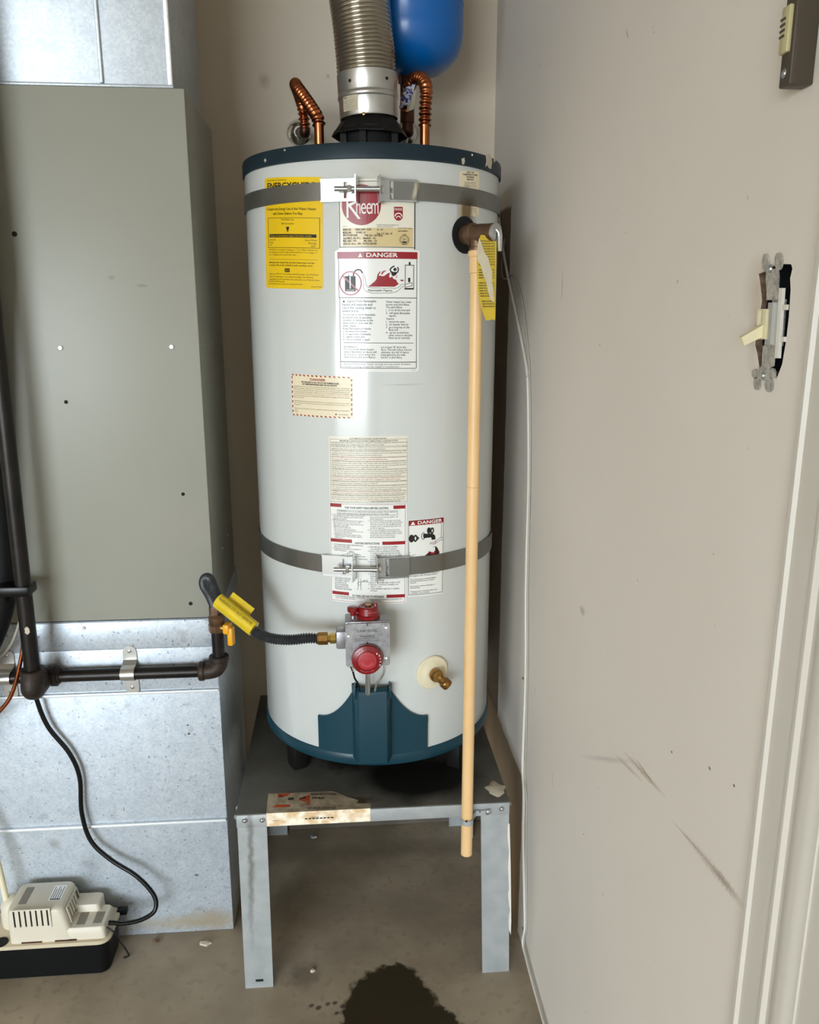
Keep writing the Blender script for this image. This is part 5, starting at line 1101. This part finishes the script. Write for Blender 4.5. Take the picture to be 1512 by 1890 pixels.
P = Print(lambda x, y, d_: Vector((x, y, low+d_)))
for i in range(7): P.rect(cx1+.018+i*.0026, CY0+.012, cx1+.0194+i*.0026, CY0+.052, 'ink_grey')
for i in range(7): P.rect(cx1+.052+i*.0026, CY0+.014, cx1+.0534+i*.0026, CY0+.048, 'ink_grey')
P.build(cov, base=.0004)
for (x0, x1) in ((40, 78), (102, 142)):
    p0, p1 = at_y(x0, 1742, CY0), at_y(x1, 1740, CY0); MB().box((p0.x, CY0-.0006, zl+.0028), (p1.x, CY0+.001, zl+.0062)).build('clip_slot', 'copper_dark', cov, 0)
p = at_z(4, 1742, zl+.003); MB().lathe([(.0145, -.004), (.0150, .0010), (.0135, .0014), (.0130, .0004), (0, .0004)], (p.x-.004, p.y+.004, zl+.003), (0, 0, 1), 24).build('inlet_hole', 'dark_hole', pump, 30)
MB().lathe([(.024, 0), (.026, .01), (.025, .05), (.020, .064), (.010, .07), (0, .071)], (cx0-.012, CYb-.026, zl), (0, 0, 1), 20).build('check_valve', 'pump_cream', pump, 50)
MB().tube(spline([(cx0-.020, CYb-.034, zl+.002), (cx0-.022, CYb-.032, zl+.06), (cx0-.034, CYb-.028, zl+.18), (cx0-.055, CYb-.02, .36), (cx0-.10, CYb-.02, .58), (cx0-.16, CYb-.02, .9), (cx0-.17, CYb-.02, 1.3)], 8), .0062, 12).build('drain_tube', 'nylon_cream', pump, 60)
MB().box((PX1-.006, PY1-.02, zl-.006), (PX1+.016, PY1-.004, zl+.006), .002).build('mounting_lug', 'pump_black', pump, 40)
# power cord
pts = [at_y(52, 1180, 1.600), at_y(58, 1240, 1.602), at_y(66, 1285, 1.603), at_y(88, 1340, 1.607), at_y(128, 1390, 1.608), at_y(147, 1435, 1.608), at_y(151, 1500, 1.606), at_y(168, 1552, 1.602), at_y(205, 1587, 1.595), at_y(252, 1617, 1.585), at_y(284, 1652, 1.575), at_y(286, 1680, 1.565), at_y(262, 1697, 1.555), at_y(230, 1704, 1.548), at_y(205, 1703, 1.545), (cx2-.004, 1.545, at_y(205, 1703, 1.545).z)]
o_ = MB().tube(spline(pts, 8), .0048, 12).build('power_cord', 'black_rubber', None, 60); tag(o_, 'glossy black power cord curving down the furnace base to the pump', 'cord')
o_ = MB().tube(spline([(cx2-.002, 1.53, low-.012), at_y(212, 1722, 1.528), at_y(222, 1738, 1.535), at_y(232, 1752, 1.55), (at_z(238, 1764, .002).x, at_z(238, 1764, .002).y, .0025), (at_z(228, 1768, .002).x, at_z(228, 1768, .002).y, .0025)], 8), .0018, 8).build('control_wire', 'ink_black', None, 60); tag(o_, 'thin dark wire drooping from the pump side to the floor', 'wire')

# ================================================================== WIRES ON THE RIGHT WALL
def wall_wire(pxs, r, mat, label, base=()):
    pts = [at_x(x, y, WX-r-.0006) for x, y in pxs]+[Vector(b) for b in base]
    o = MB().tube(spline(pts, 6), r, 8).build('wall_wire', mat, None, 60); tag(o, label, 'wire'); return o
w1 = [(921, 395), (926, 440), (934, 490), (945, 545), (957, 600), (967, 650), (974, 700), (976, 800), (976, 900), (973, 1000), (971, 1100), (971, 1200), (970, 1270), (967, 1350), (965, 1420), (967, 1470), (966, 1550), (968, 1650), (969, 1712)]
fl = [(WX-.006, 1.49, .035), (WX-.005, 1.46, .022), (WX-.005, 1.38, .016), (WX-.005, 1.25, .014), (WX-.005, .9, .012)]
wall_wire(w1, .0032, 'wire_white', 'white wire running down the right wall beside the heater to the floor', fl)
w2_ = [(932, 440), (927, 490), (929, 512), (937, 514), (946, 508), (955, 525), (963, 550), (970, 600), (975, 650), (978, 700), (979, 800), (978, 900), (976, 1000), (974, 1100), (974, 1200), (973, 1280), (971, 1380), (969, 1430), (972, 1480), (971, 1560), (972, 1650), (972, 1712)]
fl2 = [(WX-.004, 1.487, .042), (WX-.004, 1.45, .032), (WX-.004, 1.38, .027), (WX-.004, 1.25, .024), (WX-.004, .9, .022)]
wall_wire(w2_, .0021, 'wire_clear', 'thin greyish wire looping beside the white wire on the right wall', fl2)
for (x, y) in [(978, 695), (970, 1253), (970, 1715)]:
    p = at_x(x, y, WX); o_ = MB().box((WX-.0062, p.y-.006, p.z-.0015), (WX, p.y+.006, p.z+.0015), .0006).build('wire_staple', 'steel', None, 30)
    tag(o_, {695: 'upper metal staple over the two wires near the heater top', 1253: 'middle metal staple over the two wires beside the heater bottom', 1715: 'lowest metal staple over the two wires near the floor'}[y], 'staple', 'wire staples')

# ================================================================== EXPOSED LIGHT SWITCH
def sq(x, y, d=0): a_, b_ = wz(x, y); return Vector((WX-d, a_, b_))
sf = lambda x, y, d: sq(x, y, d)
ys = [h[0] for h in hole]; zs_ = [h[1] for h in hole]
swb = MB(); by0, by1, bz0, bz1 = min(ys)-.004, max(ys)+.004, min(zs_)-.004, max(zs_)+.004
for a_, b_ in (((WX+.060, by0, bz0), (WX+.062, by1, bz1)), ((WX+.014, by0, bz0), (WX+.062, by0+.002, bz1)), ((WX+.014, by1-.002, bz0), (WX+.062, by1, bz1)), ((WX+.014, by0, bz0), (WX+.062, by1, bz0+.002)), ((WX+.014, by0, bz1-.002), (WX+.062, by1, bz1))): swb.box(a_, b_)
o_ = swb.build('switch_box', 'box_blue', None, 0); tag(o_, 'dark electrical box inside the rough hole in the right wall', 'electrical box')
p = sq(660, 1000); sw = thing('light_switch', (WX, p.y, p.z), 'bare toggle light switch without cover plate in the wall hole', 'light switch')
def oval(x0, y0, x1, y1, n=14): return [((x0+x1)/2+(x1-x0)/2*math.cos(2*math.pi*k/n), (y0+y1)/2+(y1-y0)/2*math.sin(2*math.pi*k/n)) for k in range(n)]
mb = MB(); 
mb.prism([(640, 430), (770, 420), (778, 500), (772, 600), (780, 740), (655, 745), (660, 640), (650, 560), (655, 480)], sf, .0002, .0018)
mb.prism([(655, 735), (780, 735), (745, 1215), (600, 1215)], sf, -.006, -.004)
mb.prism([(620, 1210), (742, 1205), (725, 1420), (690, 1440), (690, 1530), (660, 1570), (590, 1570), (560, 1520), (560, 1460), (608, 1420)], sf, .0002, .0018)
mb.build('yoke', 'yoke_metal', sw, 20)
for (a_, b_, c_, d_) in [(612, 268, 680, 450), (742, 256, 820, 440), (508, 1450, 570, 1550), (525, 1530, 590, 1668), (640, 1535, 722, 1690), (700, 1440, 745, 1545)]:
    MB().prism(oval(a_, b_, c_, d_), sf, .0004, .0020).build('ear', 'yoke_metal', sw, 20)
for (x, y) in [(695, 425), (620, 1518)]: bolt_head(MB(), sq(x, y, .0018), (-1, 0, 0), .0034, .0020).build('mounting_screw', 'steel', sw)
mb = MB(); mb.prism([(690, 770), (770, 770), (735, 1205), (650, 1205)], sf, -.006, .003); mb.prism([(735, 770), (768, 770), (738, 1200), (708, 1200)], sf, .0, .0055); mb.build('switch_body', 'switch_grey', sw, 30)
mb = MB(); mb.prism([(784, 620), (818, 620), (772, 1340), (738, 1340)], sf, -.0015, .0015); mb.prism([(812, 790), (858, 790), (854, 845), (808, 845)], sf, -.001, .001); mb.prism([(786, 1120), (836, 1120), (832, 1172), (782, 1172)], sf, -.001, .001); mb.build('side_bracket', 'wire_white', sw, 30)
fr_ = MB(); fr_.holed([(612, 835), (705, 835), (688, 1145), (594, 1145)], [[(628, 850), (672, 850), (660, 1060), (612, 1060)]], sf, .001, .0062); fr_.build('toggle_frame', 'switch_ivory', sw, 30)
t0_, t1_ = sq(645, 1050, .004), sq(640, 1080, .021)
t1_ = t0_+Vector((-.019, 0, -.010)); e1 = Vector((0, .0040, 0)); mb = MB(); dz = Vector((-.002, 0, .0045)); dz2 = Vector((-.0016, 0, .0036))
mb.add([t0_-e1-dz, t0_+e1-dz, t0_+e1+dz, t0_-e1+dz, t1_-e1*.8-dz2, t1_+e1*.8-dz2, t1_+e1*.8+dz2, t1_-e1*.8+dz2], [(0, 1, 2, 3), (7, 6, 5, 4), (0, 4, 5, 1), (1, 5, 6, 2), (2, 6, 7, 3), (3, 7, 4, 0)]); mb.build('toggle', 'switch_ivory', sw, 0)

# ================================================================== WALL PUSH-BUTTON CONTROL
ny = at_x(1502, 150, WX).y; fx_ = at_y(1457, 152, ny).x; fy_ = at_x(1437, 158, fx_).y; zb_ = at_y(1457, 155, ny).z
wc = thing('door_button', (WX, ny, zb_), 'narrow brown push button control box high on the right wall', 'button')
mb = MB(); mb.box((fx_, ny, zb_), (WX, fy_, zb_+.13), .0015); mb.build('housing', 'brown_plastic', wc, 40)
b0, b1 = at_x(1450, 100, fx_), at_x(1450, 17, fx_); bw = fy_-ny
mb = MB(); mb.box((fx_-.0035, ny+bw*.22, b0.z), (fx_+.001, fy_-bw*.05, b1.z), .0015); bt_ = mb.build('push_button', 'button_olive', wc, 40)
for k in range(4): z = b1.z-.010-k*.0042; MB().box((fx_-.0042, ny+bw*.50, z), (fx_-.003, fy_-bw*.08, z+.0016)).build('rib', 'brown_plastic', bt_, 0)
p = at_x(1447, 136, fx_); bolt_head(MB(), p, (-1, 0, 0), .0030, .0014).build('screw', 'steel', wc)

# ================================================================== BITS ON THE FLOOR
def chip(px_, py_, s, label, mat='mud'):
    c = at_z(px_, py_, 0); n = 9; V = []; F = []
    ang = [2*math.pi*k/n for k in range(n)]; rr = [s*random.uniform(.6, 1.2) for _ in ang]
    V = [Vector((c.x+r_*math.cos(a_), c.y+r_*.6*math.sin(a_), .0)) for a_, r_ in zip(ang, rr)]+[Vector((c.x+r_*.8*math.cos(a_), c.y+r_*.5*math.sin(a_), .004*random.uniform(.6, 1.4))) for a_, r_ in zip(ang, rr)]
    F = [(i, (i+1) % n, n+(i+1) % n, n+i) for i in range(n)]+[tuple(range(n, 2*n)), tuple(range(n-1, -1, -1))]
    o = MB().add(V, F).build('paint_chip', mat, None, 0); tag(o, label, 'debris', 'flakes on the floor'); return o
chip(380, 1742, .017, 'largest pale flake on the floor in front of the furnace base'); chip(290, 1737, .011, 'flat tan flake on the floor nearer the pump', 'gypsum'); chip(577, 1793, .006, 'tiny pale flake on the floor near the left stand leg'); chip(580, 1545, .010, 'thin grey flake on the floor behind the stand', 'stand_galv')
